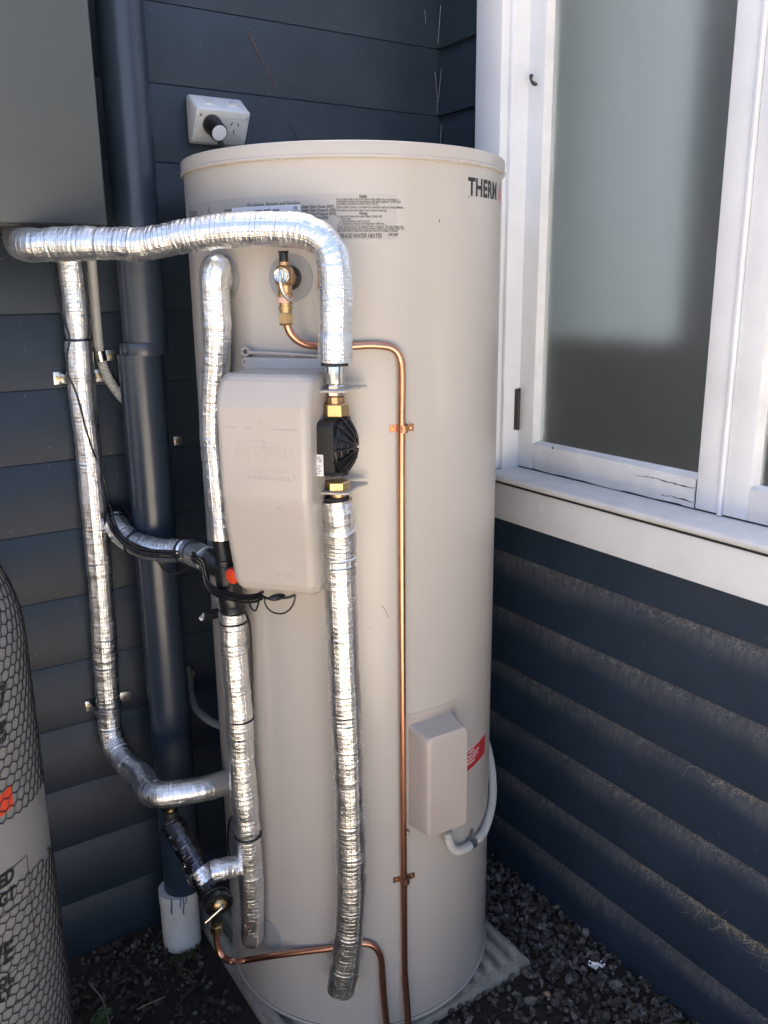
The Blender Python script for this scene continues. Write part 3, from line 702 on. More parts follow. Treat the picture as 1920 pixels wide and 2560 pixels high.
# barcode strip low on the left edge of the jacket
b0, bz0 = (-97.3503, 1.1176); b1, bz1 = (-95.3212, 1.2444)
bs = patch('barcode_label', b1 - 1.0, b1 + 7.5, bz0 - .02, bz1, M['label_white'], wh, .0004, 8)
bars = MB(); zz = bz0 - .015; g3 = np.random.default_rng(2)
while zz < bz1 - .025:
    w = g3.choice([.0012, .002, .003]); f = cmap(b1 + .8, 0)
    vv = [cyl(b1 + .8 + q, zz + h_, .0007) for h_ in (0, w) for q in (0, 2, 4, 6)]
    bars.add(vv, [(0, 1, 5, 4), (1, 2, 6, 5), (2, 3, 7, 6)]); zz += w + g3.choice([.0015, .0025, .004])
obj('barcode_bars', bars, M['ink_grey'], wh, smooth=False)
# grey cover discs round each fitting
def disc(th, z, r=.0395, m='grey_disc', label=None):
    mb = MB(); nr, ns = 5, 40; v = []
    for i in range(nr + 1):
        for k in range(ns):
            a = 6.28318 * k / ns; rr = r * max(.02, i / nr); v.append(cyl(th + math.degrees(rr * math.cos(a) / R), z + rr * math.sin(a), .0022))
    f = [(i * ns + k, i * ns + (k + 1) % ns, (i + 1) * ns + (k + 1) % ns, (i + 1) * ns + k) for i in range(nr) for k in range(ns)]
    v += [cyl(th + math.degrees(r * 1.01 * math.cos(6.28318 * k / ns) / R), z + r * 1.01 * math.sin(6.28318 * k / ns), .0002) for k in range(ns)]
    f += [(nr * ns + k, nr * ns + (k + 1) % ns, (nr + 1) * ns + (k + 1) % ns, (nr + 1) * ns + k) for k in range(ns)]
    mb.add(v, f); return obj('cover_disc', mb, M[m], wh, label=label)
dz = .002
dA = (-74.4579, 1.6045); disc(dA[0], dA[1])
dB = (-48.5511, 1.6026); disc(dB[0], dB[1])
dC = (-70.2653, 0.2367); disc(dC[0] , dC[1], .037)
dD = (-36.7047, 0.2451); disc(dD[0], dD[1], .039)
dE = (-89.4167, 0.564); disc(dE[0] - 1.5, dE[1], .042)
dF = (-88.4981, 0.4108); disc(dF[0] - 3, dF[1], .046)
dG = (-93.2996, 0.9419); disc(dG[0], dG[1], .021, label='small grey disc round the sensor pocket')
# element cover box with flange
th = -2.0
f = TF(th)
ez0, ez1 = 0.5311, 0.7484
fl = MB(); nn = 14; s0, s1 = -.0615, .0665
v = []
for k in range(nn + 1):
    s_ = s0 + (s1 - s0) * k / nn; q = math.sqrt(R * R - s_ * s_) - R
    v += [f(s_, ez0 - .018 + .03, q + .0012), f(s_, ez1 + .030, q + .0012), f(s_, ez1 + .030, q + .0002), f(s_, ez0 + .012, q + .0002)]
fl.add(v, [(4 * k + j, 4 * k + 4 + j, 4 * k + 4 + (j + 1) % 4, 4 * k + (j + 1) % 4) for k in range(nn) for j in range(4)])
eb = thing_box = obj('element_cover', fl, M['cover_grey'], wh, angle=40)
rings = []
for o_, gx, gz, rd in ((-.006, .010, .006, .006), (.004, .008, .004, .008), (.03, .004, .001, .010), (.046, .002, .0, .011), (.051, .0, .0, .011), (.0537, -.0025, -.0025, .010), (.055, -.006, -.006, .009)):
    rings.append([f(x_, z_, o_) for x_, z_ in rrect(-.042 - gx * .9, .0525 + gx * .3, ez0 - gz * .3, ez1 + gz * 1.6, rd, 6)])
obj('cover_box', loft(rings), M['cover_grey'], eb, angle=40)
so = obj('screw', sphere_into(MB(), f(-.0555, 0.5203, .0005), .0042), M['brass'], eb)
# red warning sticker, partly behind the element cover
ra, rz0 = (15.1934, 0.5955); rb, rz1 = (35.3591, 0.5908); rc, rz2 = (15.0011, 0.6433); rdd, rz3 = (34.6614, 0.6422)
red = patch('warning_sticker', ra - 9, rb, rz0 * .5 + rz1 * .5, rz2 * .5 + rz3 * .5, M['ink_white'], wh, .0003, 14)
patch('red_field', ra - 8.7, rb - .35, (rz0 + rz1) / 2 + .0015, (rz2 + rz3) / 2 - .0015, M['label_red'], red, .0006, 14)
zc = (rz2 + rz3) / 2; ts = []
for k, txt in enumerate(['WARNING', 'The water heater is completely filled', 'with water before turning on the', 'electricity supply']):
    ts.append(text_mesh(txt, .0075, cmap((ra - 9 + rb) / 2, zc - .0095 - .0082 * k, .0009), .0003, align='CENTER', xs=.62))
obj('warning_print', join_meshes(ts), M['ink_white'], red, smooth=False)
# sensor pocket stub with a dab of sealant
sp_o = cyl(dG[0], dG[1], 0); spd = TN(dG[0])
lathe('sensor_pocket', [(.0105, 0), (.0105, .016), (.008, .018), (.008, .03), (.006, .032), (.0005, .032)], sp_o, spd, M['black'], wh, 18)
mb = MB(); g4 = np.random.default_rng(8)
for _ in range(5): sphere_into(mb, sp_o + spd * .034 + g4.normal(0, .003, 3), g4.uniform(.002, .0045), n=6, m=8)
obj('sealant', mb, M['paper'], wh)
# lime spots along the lid bead
for q in (-52.3877, -49.8611, -44.0965, 8.5313, 20.0425, 4.3302): obj('paint_blob', sphere_into(MB(), cyl(q, 1.7905, .0058), .003, .003, .0022, 6, 8), M['tank'], wh)

for pts_, w_ in (([(-0.6126, -0.655, 1.0102), (-0.6077, -0.6568, 1.0025), (-0.6034, -0.6583, 0.9909), (-0.6005, -0.6593, 0.9849)], .0006), ([(-0.4998, -0.6751, 1.6976), (-0.4989, -0.6751, 1.6924)], .0011), ([(-0.7919, -0.4773, 0.0696), (-0.7903, -0.4814, 0.0646)], .0012), ([(-0.4288, -0.6662, 1.7377), (-0.4277, -0.6659, 1.7364)], .0014), ([(-0.6341, -0.6459, 0.9681), (-0.6335, -0.6462, 0.9665)], .0012)):
    tube('scratch', pts_, w_, M['scuff'], wh, .003, 5)
# concrete slab, ribbed on top
slab = thing('concrete_slab', 'weathered ribbed concrete slab under the beige water heater', 'slab', (-.52, -.36, 0))
sb = MB().box((-.817, -.668, -.03), (-.207, -.05, .024)); obj('slab_base', sb, M['concrete'], slab, bevel=.008)
for k in range(15):
    x0 = -.812 + k * .0404
    rows_ = []
    for y_ in np.linspace(-.655, -.058, 26):
        hh = .0445 + .002 * vnoise(np.array([x0 * 25, y_ * 20, 0]), 9) - (.007 if vnoise(np.array([x0 * 9, y_ * 9, 3.]), 3) > .6 else 0); e_ = .0022 * vnoise(np.array([x0 * 40, y_ * 30, 1.]), 5)
        if y_ < -.645: hh -= .005
        rows_.append([(x0 + e_, y_, .018), (x0 + .004 + e_, y_, hh - .004), (x0 + .008 + e_, y_, hh), (x0 + .021 + e_, y_, hh), (x0 + .025 + e_, y_, hh - .004), (x0 + .029 + e_, y_, .018)])
    obj('rib', loft(rows_), M['concrete'], slab, angle=50)
# ------------------------------------------------------------------ copper pipes on the tank
def clip_saddle(name, P, th, parent, m, r=.0072, w=.013, lug=.0165):
    """two-eared saddle clip over a vertical pipe on the tank"""
    mb = MB(); rows_ = []; f_ = TF(th)
    arc = [(-lug - r, .0012), (-r - .001, .0012)] + [(-(r + .0012) * math.cos(a_), .0135 * 0 + .009 + (r + .0012) * math.sin(a_)) for a_ in np.linspace(0, math.pi, 13)] + [(r + .001, .0012), (lug + r, .0012)]
    outer = []
    for s_, o_ in arc:
        q = math.sqrt(max(0, R * R - s_ * s_)) - R
        rows_.append([f_(s_, P[1] - w / 2, q + o_), f_(s_, P[1] + w / 2, q + o_), f_(s_, P[1] + w / 2, q + o_ - .001), f_(s_, P[1] - w / 2, q + o_ - .001)])
    c_ = obj(name, loft(rows_), m, parent, angle=50)
    for sgn in (-1, 1):
        s_ = sgn * (r + .010); q = math.sqrt(R * R - s_ * s_) - R
        lathe('screw', [(.0001, 0), (.0035, 0), (.003, .0016), (.0001, .002)], f_(s_, P[1], q + .0016), TN(th), M['brass'], c_, 12)
    return c_

cu = thing('copper_pipe', 'long copper drain pipe from the relief valve down the tank front', 'pipe', (-0.5777, -0.6747, 0.1782))
tube('upper_pipe', [(-0.763, -0.606, 1.538), (-0.7632, -0.6058, 1.5308), (-0.76, -0.6063, 1.5177), (-0.7504, -0.6077, 1.5042), (-0.7342, -0.6109, 1.4944), (-0.7097, -0.6165, 1.4902), (-0.6829, -0.6285, 1.489), (-0.663, -0.6404, 1.4887), (-0.6312, -0.6566, 1.4901), (-0.6111, -0.6647, 1.4882), (-0.5956, -0.6698, 1.4844), (-0.5845, -0.673, 1.4738), (-0.5796, -0.6743, 1.46), (-0.5783, -0.6746, 1.4434), (-0.5792, -0.6739, 1.3458), (-0.58, -0.6737, 1.1193), (-0.5801, -0.6736, 0.7805), (-0.5796, -0.6737, 0.4594), (-0.5786, -0.6745, 0.1785), (-0.5784, -0.6756, 0.1537)], .0066, M['copper'], cu, .005, 18)
tube('lower_end', [(-0.5789, -0.675, 0.176), (-0.5783, -0.6797, 0.1282), (-0.5798, -0.6876, 0.0732), (-0.5813, -0.6955, 0.0283)], .0072, M['copper'], cu, .006, 18)
for q in ((-13.3149, 1.3429), (-13.2697, 0.4106)): clip_saddle('pipe_clip', q, q[0], cu, M['copper_dark'])

cl = thing('copper_pipe', 'bent copper pipe from the lever valve passing behind the hanging foil pipe', 'pipe', (-0.6225, -0.6603, 0.1312))
tube('bent_pipe', [(-0.9056, -0.462, 0.3205), (-0.9074, -0.462, 0.2919), (-0.9085, -0.463, 0.2674), (-0.9058, -0.468, 0.2439), (-0.8999, -0.48, 0.2349), (-0.8921, -0.5, 0.2401), (-0.8489, -0.4433, 0.1763), (-0.7972, -0.5178, 0.2206), (-0.7507, -0.5684, 0.2451), (-0.7113, -0.606, 0.2613), (-0.6799, -0.6299, 0.2713), (-0.6573, -0.6437, 0.2742), (-0.6426, -0.6513, 0.2667), (-0.6322, -0.6562, 0.2493), (-0.627, -0.6585, 0.2294), (-0.6256, -0.6601, 0.1888)], .0066, M['copper'], cl, .005, 18)
tube('lower_end', [(-0.6257, -0.6596, 0.1965), (-0.6256, -0.6645, 0.1363), (-0.6243, -0.6714, 0.0763), (-0.6241, -0.678, 0.0317)], .0072, M['copper'], cl, .006, 18)
lathe('compression_nut', [(.006, -.006), (.0115, -.006), (.0132, -.003), (.0132, .012), (.0112, .014), (.0112, .022), (.006, .022)], (-0.9071, -0.462, 0.2967), (0.04, -.02, 1), M['brass'], cl, 6, angle=20)
# stamped print along the lower copper pipe is worn almost away
# ------------------------------------------------------------------ relief valve
rvO = np.array((-0.764, -0.6049, 1.6041))
rv = thing('relief_valve', 'bronze relief valve with chrome lever and black cap on the upper right disc', 'valve', tuple(rvO))
up = np.array([0, 0, 1.]); rn = TN(dB[0]); rt = TT(dB[0])
port = cyl(dB[0], dB[1], .001)
mb = MB()
zt_, zb_ = 1.6275, 1.5722
lathe_into(mb, [(.0005, zt_ - rvO[2]), (.0095, zt_ - rvO[2]), (.0095, .018), (.0145, .014), (.0165, .006), (.0165, -.008), (.0125, -.014), (.0118, -.026), (.013, -.027), (.013, zb_ - rvO[2]), (.0005, zb_ - rvO[2])], rvO, up, 26)
lathe_into(mb, [(.0125, 0), (.0125, .016), (.0155, .018), (.0155, .03), (.012, .034), (.0005, .034)], port, (rvO - port) / np.linalg.norm(rvO - port), 8)
dial = np.array([-.62, -.78, .02]); dial /= np.linalg.norm(dial)
lathe_into(mb, [(.013, -.004), (.0145, .012), (.0145, .0215), (.013, .023), (.0005, .023)], rvO + np.array([0, 0, .001]), dial, 8)
obj('valve_body', mb, M['bronze'], rv, angle=30)
lathe('seal_ring', [(.012, .0), (.0205, .0), (.0205, .007), (.012, .008)], port, (rvO - port) / np.linalg.norm(rvO - port), M['black_matt'], rv, 26)
mb = MB(); capc = (-0.7641, -0.6049, 1.6344)
lathe_into(mb, [(.0005, -.010), (.0068, -.010), (.0075, -.008), (.0075, .006), (.007, .0072), (.0005, .0072)], capc, up, 20); mb.box((capc[0] - .0068, capc[1] - .0055, capc[2] + .0072), (capc[0] - .0014, capc[1] + .0055, capc[2] + .0105)); mb.box((capc[0] + .0014, capc[1] - .0055, capc[2] + .0072), (capc[0] + .0068, capc[1] + .0055, capc[2] + .0105))
obj('cap', mb, M['black'], rv, angle=30)
dc = rvO + dial * .023 + np.array([0, 0, .001])
lathe('dial_ring', [(.0005, .001), (.0085, .001), (.009, .003), (.0115, .0042), (.0128, .003), (.0132, 0), (.0005, 0)], dc, dial, M['chrome'], rv, 30)
lv = dc + dial * .006
tube('lever', [lv + np.array([-.001, 0, .008]), lv + dial * .003 + np.array([0, 0, .003]), lv + dial * .004 + np.array([0, 0, -.012]), lv + dial * .002 + np.array([.003, 0, -.026]), lv - dial * .004 + np.array([.010, -.002, -.037]), lv - dial * .008 + np.array([.018, 0, -.042])], .0028, M['chrome'], rv, .002, 12)
lathe('thread_tape', [(.0005, 0), (.0135, 0), (.0135, .0085), (.0005, .0085)], (rvO[0], rvO[1], zb_ - .0095), up, M['pink'], rv, 22)
lathe('union', [(.0005, 0), (.0105, 0), (.0105, .006), (.0125, .0065), (.0125, .009), (.0105, .0095), (.0105, .016), (.0005, .016)], (rvO[0], rvO[1], zb_ - .0255), up, M['brass'], rv, 22)
lathe('union_nut', [(.0005, 0), (.0115, 0), (.0132, .003), (.0132, .018), (.012, .0205), (.0005, .0205)], (rvO[0], rvO[1], zb_ - .046), up, M['brass'], rv, 6, angle=20)

# ------------------------------------------------------------------ pump unit: cover box, brackets, pump
pu = thing('pump_unit', 'beige solar pump housing with embossed logo mounted on the tank front', 'pump housing', tuple(cyl(-50, 1.1, .02)))
f = TF(-50); KN = ((1.4502, .118), (0, 0))
# (z, left s, right s, front offset, corner radius)
prof = [(1.0905, -.060, .064, .080, .016), (1.0925, -.067, .0725, .092, .02), (1.098, -.0715, .0775, .1005, .022), (1.106, -.074, .080, .105, .022), (1.15, -0.0766, .0815, .114, .02), (1.20, -0.0737, .084, .1275, .018), (1.2415, -.0695, .0855, .1376, .016), (1.2475, -.0698, .0857, .1388, .0155), (1.255, -.07, .086, .1396, .015), (1.30, -.0705, .087, .1400, .015), (1.400, -.0708, .0885, .1402, .015), (1.402, -.0708, .0886, .1398, .015), (1.415, -.0708, .0886, .1355, .015), (1.43, -.070, .0886, .1305, .016), (1.440, -.0685, .0875, .1265, .018), (1.4475, -.065, .084, .1205, .02), (1.4515, -.059, .078, .115, .02), (1.4525, -.05, .07, .104, .018)]
prof = [((1.15 - (1.15 - q_[0]) * 1.40 if q_[0] < 1.15 else q_[0]), q_[1] - .007) + q_[2:] for q_ in prof]
rings = [[f(x_, z_, o_) for x_, o_ in rrect(a_, b_, -.035, c_, r_, 12)] for z_, a_, b_, c_, r_ in prof]
pc = obj('front_cover', loft(rings), M['cover'], pu, angle=10)
# back plate hugging the tank, with screw ears
mb = MB(); rows_ = []
for k in range(15):
    s_ = -.082 + .165 * k / 14; q = math.sqrt(R * R - s_ * s_) - R
    rows_.append([f(s_, 1.09, q), f(s_, 1.09, q + .02), f(s_, 1.470, q + .02), f(s_, 1.470, q)])
bp_ = obj('back_plate', loft(rows_), M['cover'], pu, bevel=.002, angle=40)
mb = MB()
for (u_, v_) in ((-.0795, 1.479), (-.0785, 1.461)):
    q = math.sqrt(R * R - u_ * u_) - R
    lathe_into(mb, [(.0042, -.004), (.0085, -.004), (.0085, .017), (.0075, .019), (.0048, .019), (.0042, .006), (.0003, .006)], f(u_, v_, q), TN(-50), 20, False)
obj('screw_ear', mb, M['cover'], pu, angle=40)
tube('plate_ridge', [f(-.07, 1.4775, .0085), f(0, 1.4765, .0155), f(.08, 1.473, .0085)], .003, M['cover'], pu, .008, 10)
# embossed logo on the front facet
zf_ = lambda z: .1401 if z > 1.255 else .1395
def lmap(s0, z0, k=1.0): return lambda x, y, z: f(s0 + x, z0 + y, .1400 + (z0 + y - 1.30) * .0016 + max(z, 0) * k - .0002)
ts = [text_mesh('Apricus', .043, lmap(-0.047, 1.3167), .0002, .0009, spacing=.95, xs=.86),
      text_mesh('Australia', .0155, lmap(-0.0198, 1.2953), .0002, .0006, spacing=1.35, xs=.95),
      text_mesh('SOLAR HOT WATER', .0088, lmap(-0.0203, 1.2832), .0001, .0008, spacing=1.1, xs=.84),
      text_mesh('®', .012, lmap(0.0661, 1.3319), .0, .0004)]
lg = obj('embossed_logo', join_meshes(ts), M['cover'], pc, smooth=False)
sA, zA = (0.0049, 1.3139)
for rr in (.0385, .047):
    tube('logo_arc', [f(sA - .004 + rr * math.cos(a_), zA - .012 + rr * .95 * math.sin(a_), .1400) for a_ in np.linspace(.55, 2.7, 16)], .0007, M['cover'], pc, .003, 6)
sB, zB = (0.0201, 1.2894)
pill = [(sB + x_, zB + y_) for x_, y_ in rrect(-.040, .041, -.0062, .0062, .006, 5)]; pill.append(pill[0])
tube('logo_pill', [f(a_, b_, .1399) for a_, b_ in pill], .0006, M['cover'], pc, .002, 6)
for (u0, u1, v_) in ((-0.0631, -0.0379, 1.3672), (-0.0243, -0.0101, 1.3668), (0.0286, 0.0695, 1.3663)):
    tube('scuff_mark', [f(u0, v_, .1403), f((u0 + u1) / 2, v_ + .0006, .1403), f(u1, v_, .1402)], .00028, M['scuff'], pc, .004, 5)
# pump itself: axis of the pipe run
PAX = np.array([-.7185, -.684])
tdir = TT(-50); ndir = TN(-50)
zP = (1.391 + 1.268) / 2
pm = obj('pump_motor', loft([[tuple(np.array([PAX[0], PAX[1], zP]) + tdir * s_ + ndir * y_ + np.array([0, 0, z_])) for y_, z_ in rrect(-w_, w_, -h_, h_, r_, 6)] for s_, w_, h_, r_ in ((-.034, .044, .0455, .010), (.000, .044, .0455, .010), (.002, .0445, .0465, .012), (.011, .0445, .0465, .012))]), M['black'], pu, angle=35)
lathe('pump_volute', [(.046, .010), (.046, .0125), (.042, .0155), (.033, .0215), (.025, .0265), (.016, .0305), (.010, .0325), (.0005, .033)], (PAX[0], PAX[1], zP), tdir, M['black'], pm, 40, angle=30)
ribs = MB()
for k in range(14):
    a_ = 2 * math.pi * k / 14; d_ = ndir * math.cos(a_) + up * math.sin(a_); e_ = -ndir * math.sin(a_) + up * math.cos(a_)
    c_ = np.array([PAX[0], PAX[1], zP]); pts = [(.012, .031), (.0505, .008), (.0505, .0145), (.042, .0215), (.029, .0305), (.014, .0352)]
    v = [c_ + d_ * r_ + tdir * h_ + e_ * w_ for w_ in (-.0014, .0014) for r_, h_ in pts]; n = len(pts)
    ribs.add(v, [tuple(range(n)), tuple(range(n, 2 * n))[::-1]] + [(j, n + j, n + (j + 1) % n, (j + 1) % n) for j in range(n)])
obj('cooling_rib', ribs, M['black'], pm, angle=30)
for rr in (.022, .034, .045):
    tube('rib_ring', [np.array([PAX[0], PAX[1], zP]) + (ndir * math.cos(a_) + up * math.sin(a_)) * rr + tdir * (.0335 - .56 * (rr - .011)) for a_ in np.linspace(0, 2 * math.pi, 33)], .0018, M['black'], pm, .004, 6)
lathe('pump_port', [(.0005, -.049), (.0195, -.049), (.0195, -.042), (.0215, -.038), (.0215, .036), (.0195, .040), (.0195, .0445), (.0005, .0445)], (PAX[0] , PAX[1], zP), up, M['black'], pm, 24)
lb = MB(); c_ = np.array([PAX[0], PAX[1], zP]); lb.add([c_ + tdir * a_ + ndir * .0449 + np.array([0, 0, b_]) for a_, b_ in ((-.021, -.044), (-.0075, -.044), (-.0075, -.008), (-.021, -.008))], [(0, 1, 2, 3)])
ll = obj('pump_label', lb, M['label_white'], pm, smooth=False)
lm = MB(); g5 = np.random.default_rng(4)
for i_ in range(18):
    a_ = -.0195 + g5.random() * .008; b_ = -.022 + g5.random() * .01; lm.add([c_ + tdir * (a_ + p_) + ndir * .0452 + np.array([0, 0, b_ + q_]) for p_, q_ in ((0, 0), (.0016, 0), (.0016, .0012), (0, .0012))], [(0, 1, 2, 3)])
for i_ in range(4): lm.add([c_ + tdir * (-.0195 + .002 * (i_ % 2) + p_) + ndir * .0452 + np.array([0, 0, -.040 + .0042 * i_ + q_]) for p_, q_ in ((0, 0), (.006, 0), (.006, .0012), (0, .0012))], [(0, 1, 2, 3)])
obj('label_print', lm, M['ink_grey'], ll, smooth=False)
# beige bracket and horizontal mounting plates
zTp, zBp = 1.4226, 1.2522
def bracket(z, ext):
    c_ = np.array([PAX[0], PAX[1], z]); pts = [(-.03, .022), (-.022, .0275), (.016, .0265), (.026, .02), (.026, -.03), (.034, -.058), (.032, -.070), (-.005, -.066), (-.03, -.066)]
    v = [c_ + tdir * a_ * ext + ndir * b_ + np.array([0, 0, h_]) for h_ in (-.0018, .0018) for a_, b_ in pts]; n = len(pts)
    mb = MB(); mb.add(v, [tuple(range(n))[::-1], tuple(range(n, 2 * n))] + [(j, (j + 1) % n, n + (j + 1) % n, n + j) for j in range(n)])
    return obj('mounting_plate', mb, M['cover'], pu, bevel=.0008, angle=30)
bracket(zTp, 1.0); bracket(zBp, 1.0)
bk = loft([[f(x_, z_, o_) for z_, o_ in ((1.262, -.01), (1.262, .09), (1.398, .09), (1.398, -.01))] for x_ in (.074, .0745, .0775, .078)])
obj('side_bracket', bk, M['cover'], pu, bevel=.002)
mb = MB()
obj('pump_lip', loft([[f(s_, zP + z_, .06 + y_) for y_, z_ in rrect(-w_, w_, -h_, h_, r_, 6)] for s_, w_, h_, r_ in ((.068, .050, .066, .012), (.0735, .050, .066, .012), (.0755, .048, .064, .011))]), M['cover'], pu, angle=35)
# unions above and below the pump
def hexnut(name, z, h, r, m, parent, turn=0.2):
    mb = MB(); rows_ = []
    for zz_, rr_ in ((0, r * .94), (h * .08, r), (h * .92, r), (h, r * .94)):
        rows_.append([(PAX[0] + rr_ * math.cos(turn + k * math.pi / 3), PAX[1] + rr_ * math.sin(turn + k * math.pi / 3), z + zz_) for k in range(6)])
    return obj(name, loft(rows_), m, parent, smooth=False)
hexnut('union_nut', 1.3793, 1.4006 - 1.3793, .0222, M['brass'], pu, .42)
hexnut('union_nut', 1.2483, 1.2693 - 1.2483, .0215, M['brass'], pu, .42)
lathe('union_collar', [(.0005, 0), (.0150, 0), (.0150, .012), (.0005, .012)], (PAX[0], PAX[1], 1.4006 - .001), up, M['bronze'], pu, 10)
lathe('union_collar', [(.0005, 0), (.0150, 0), (.0150, .022), (.0005, .022)], (PAX[0], PAX[1], 1.2483 - .0215), up, M['bronze'], pu, 12)
zc0, zc1, zc2 = 1.4125, 1.431, 1.4682
hexnut('check_valve_hex', zc0, zc1 - zc0, .0145, M['chrome'], pu, .25)
lathe('check_valve', [(.0005, zc1), (.0125, zc1), (.0165, zc1 + .003), (.0165, zc2 - .004), (.0155, zc2), (.0005, zc2)], (PAX[0], PAX[1], 0), up, M['chrome'], pu, 30)

# ------------------------------------------------------------------ foil-wrapped pipes
pa = thing('insulated_pipe', 'thick foil-wrapped pipe running from under the grey cabinet across the tank to the pump', 'insulated pipe', (PAX[0], PAX[1], 1.5))
pts = [(-1.067, -0.165, 1.7332), (-1.0747, -0.17, 1.7103), (-1.0852, -0.19, 1.6881), (-1.0919, -0.225, 1.6704), (-1.0848, -0.2817, 1.662), (-1.0521, -0.3176, 1.6629), (-1.0065, -0.3677, 1.6628), (-0.9707, -0.407, 1.661), (-0.948, -0.4319, 1.659), (-0.9253, -0.4568, 1.6621), (-0.8889, -0.4969, 1.671), (-0.8328, -0.5584, 1.6777), (-0.7792, -0.6173, 1.6776), (-0.7514, -0.6478, 1.6735), (-0.7336, -0.6675, 1.6638), (-0.7226, -0.6795, 1.6489), (-0.7172, -0.6854, 1.6256), (-0.7156, -0.6872, 1.5911), (-0.7165, -0.6862, 1.5367), (-0.7177, -0.6849, 1.4682)]
foil('foil_sleeve', pts, .0265, M['foil'], pa, seed=1, steps=((.0, .3, .0015), (.84, .96, .0012)), pinch=((.285, .0022, .010), (.70, .002, .008)))
lathe('sleeve_end', [(.0005, 0), (.0225, 0), (.0225, .006), (.0005, .006)], (PAX[0], PAX[1], 1.4662 - .004), up, M['edge'], pa, 24)

pb = thing('insulated_pipe', 'long foil-wrapped pipe hanging from the pump down the tank front, its lower end cut open', 'insulated pipe', (-0.7193, -0.6459, 0.187))
pts = [(-0.7208, -0.6815, 1.235), (-0.7189, -0.6836, 1.2069), (-0.7085, -0.6673, 1.1214), (-0.7068, -0.6673, 1.0002), (-0.7033, -0.666, 0.8404), (-0.6999, -0.6659, 0.6944), (-0.6982, -0.6645, 0.542), (-0.6983, -0.6621, 0.4378), (-0.7015, -0.6575, 0.3424), (-0.7074, -0.6498, 0.2626), (-0.7146, -0.6395, 0.1873)]
foil('foil_sleeve', pts, .0288, M['foil'], pb, seed=2, crease=1.5, steps=((.0, .05, -.0035),))
lathe('sleeve_end', [(.0005, 0), (.0225, 0), (.0225, .004), (.0005, .004)], np.array((-0.7208, -0.6815, 1.2371)), up, M['edge'], pb, 24)

pcp = thing('insulated_pipe', 'foil-wrapped pipe clipped to the wall left of the downpipe, curving into the tank', 'insulated pipe', (-0.9829, -0.06, 0.6634))
wy = -.062
bend = np.array((-0.9563, -0.3283, 0.56))
pts = [(-0.9643, -0.062, 1.7259), (-0.9677, -0.062, 1.6453), (-0.9658, -0.062, 1.5771), (-0.9687, -0.062, 1.4906), (-0.9722, -0.062, 1.3628), (-0.9705, -0.062, 1.2604), (-0.9716, -0.062, 1.1068), (-0.9734, -0.062, 0.9477), (-0.9825, -0.062, 0.6641), (-0.9831, -0.066, 0.5896), (-0.9793, -0.085, 0.5592),
       tuple(np.array((-0.9732, -0.14, 0.5452))), tuple(bend * .45 + np.array((-0.9732, -0.14, 0.5452)) * .55), tuple(bend + np.array([-.012, .012, .0])), tuple(bend + np.array([.028, -.010, .0])), tuple(np.array((-0.8623, -0.3475, 0.5555)) * 1.0), tuple(np.array((-0.8145, -0.3374, 0.5469)))]
foil('foil_sleeve', pts, .0265, M['foil'], pcp, seed=3, pinch=((.235, .003, .006),), steps=((.235, .36, .001), (.86, .95, .0012)))
# galvanised saddle straps and a cable tie on that pipe
def wall_strap(uvz, xc, lx0, lx1, h=.026):
    z = uvz
    P_, s_ = cr([(xc - .031, -.026, z), (xc - .0302, -.06, z), (xc - .021, -.083, z), (xc, -.092, z), (xc + .021, -.083, z), (xc + .0302, -.06, z), (xc + .031, -.026, z)], .004)
    rows_ = []
    T_ = np.gradient(P_, axis=0); T_ /= np.linalg.norm(T_, axis=1)[:, None]
    for p_, t_ in zip(P_, T_):
        n_ = np.array([t_[1], -t_[0], 0]); rows_.append([p_ + n_ * d_ + np.array([0, 0, q_]) for d_, q_ in ((0, -h * .36), (.0012, -h * .36), (.0012, -h * .12), (.0025, -h * .08), (.0025, h * .08), (.0012, h * .12), (.0012, h * .36), (0, h * .36))])
    o_ = obj('saddle_strap', loft(rows_), M['zinc'], pcp, angle=40)
    for a_, b_ in ((lx0, xc - .031), (xc + .031, lx1)): bxo('strap_lug', (a_, -.0245, z - h / 2), (b_, -.0225, z + h / 2), M['zinc'], o_, .0006)
    for x_ in ((lx0 + xc - .031) / 2, (lx1 + xc + .031) / 2): lathe('screw', [(.0001, 0), (.0045, 0), (.0038, .002), (.0001, .0025)], (x_, -.0245, z), (0, -1, 0), M['brass'], o_, 14)
zs1 = 1.4077; wall_strap(zs1, -0.9711, -1.0181, -0.9101)
zs2 = 0.6523; wall_strap(zs2, -0.9836, -1.0252, -0.919)
def tie(parent, centre, axis, r, rr=.0021, name='cable_tie'):
    ax = np.asarray(axis, float); ax /= np.linalg.norm(ax); a_ = np.array([0, 0, 1.]) if abs(ax[2]) < .9 else np.array([0, 1., 0]); n_ = a_ - ax * (a_ @ ax); n_ /= np.linalg.norm(n_); b_ = np.cross(ax, n_)
    return tube(name, [np.asarray(centre) + r * (n_ * math.cos(q) + b_ * math.sin(q)) for q in np.linspace(0, 6.2832, 25)], rr, M['black'], parent, .006, 8)
tie(pcp, (-0.9698, -0.062, 1.4874), (0, 0, 1), .0262)

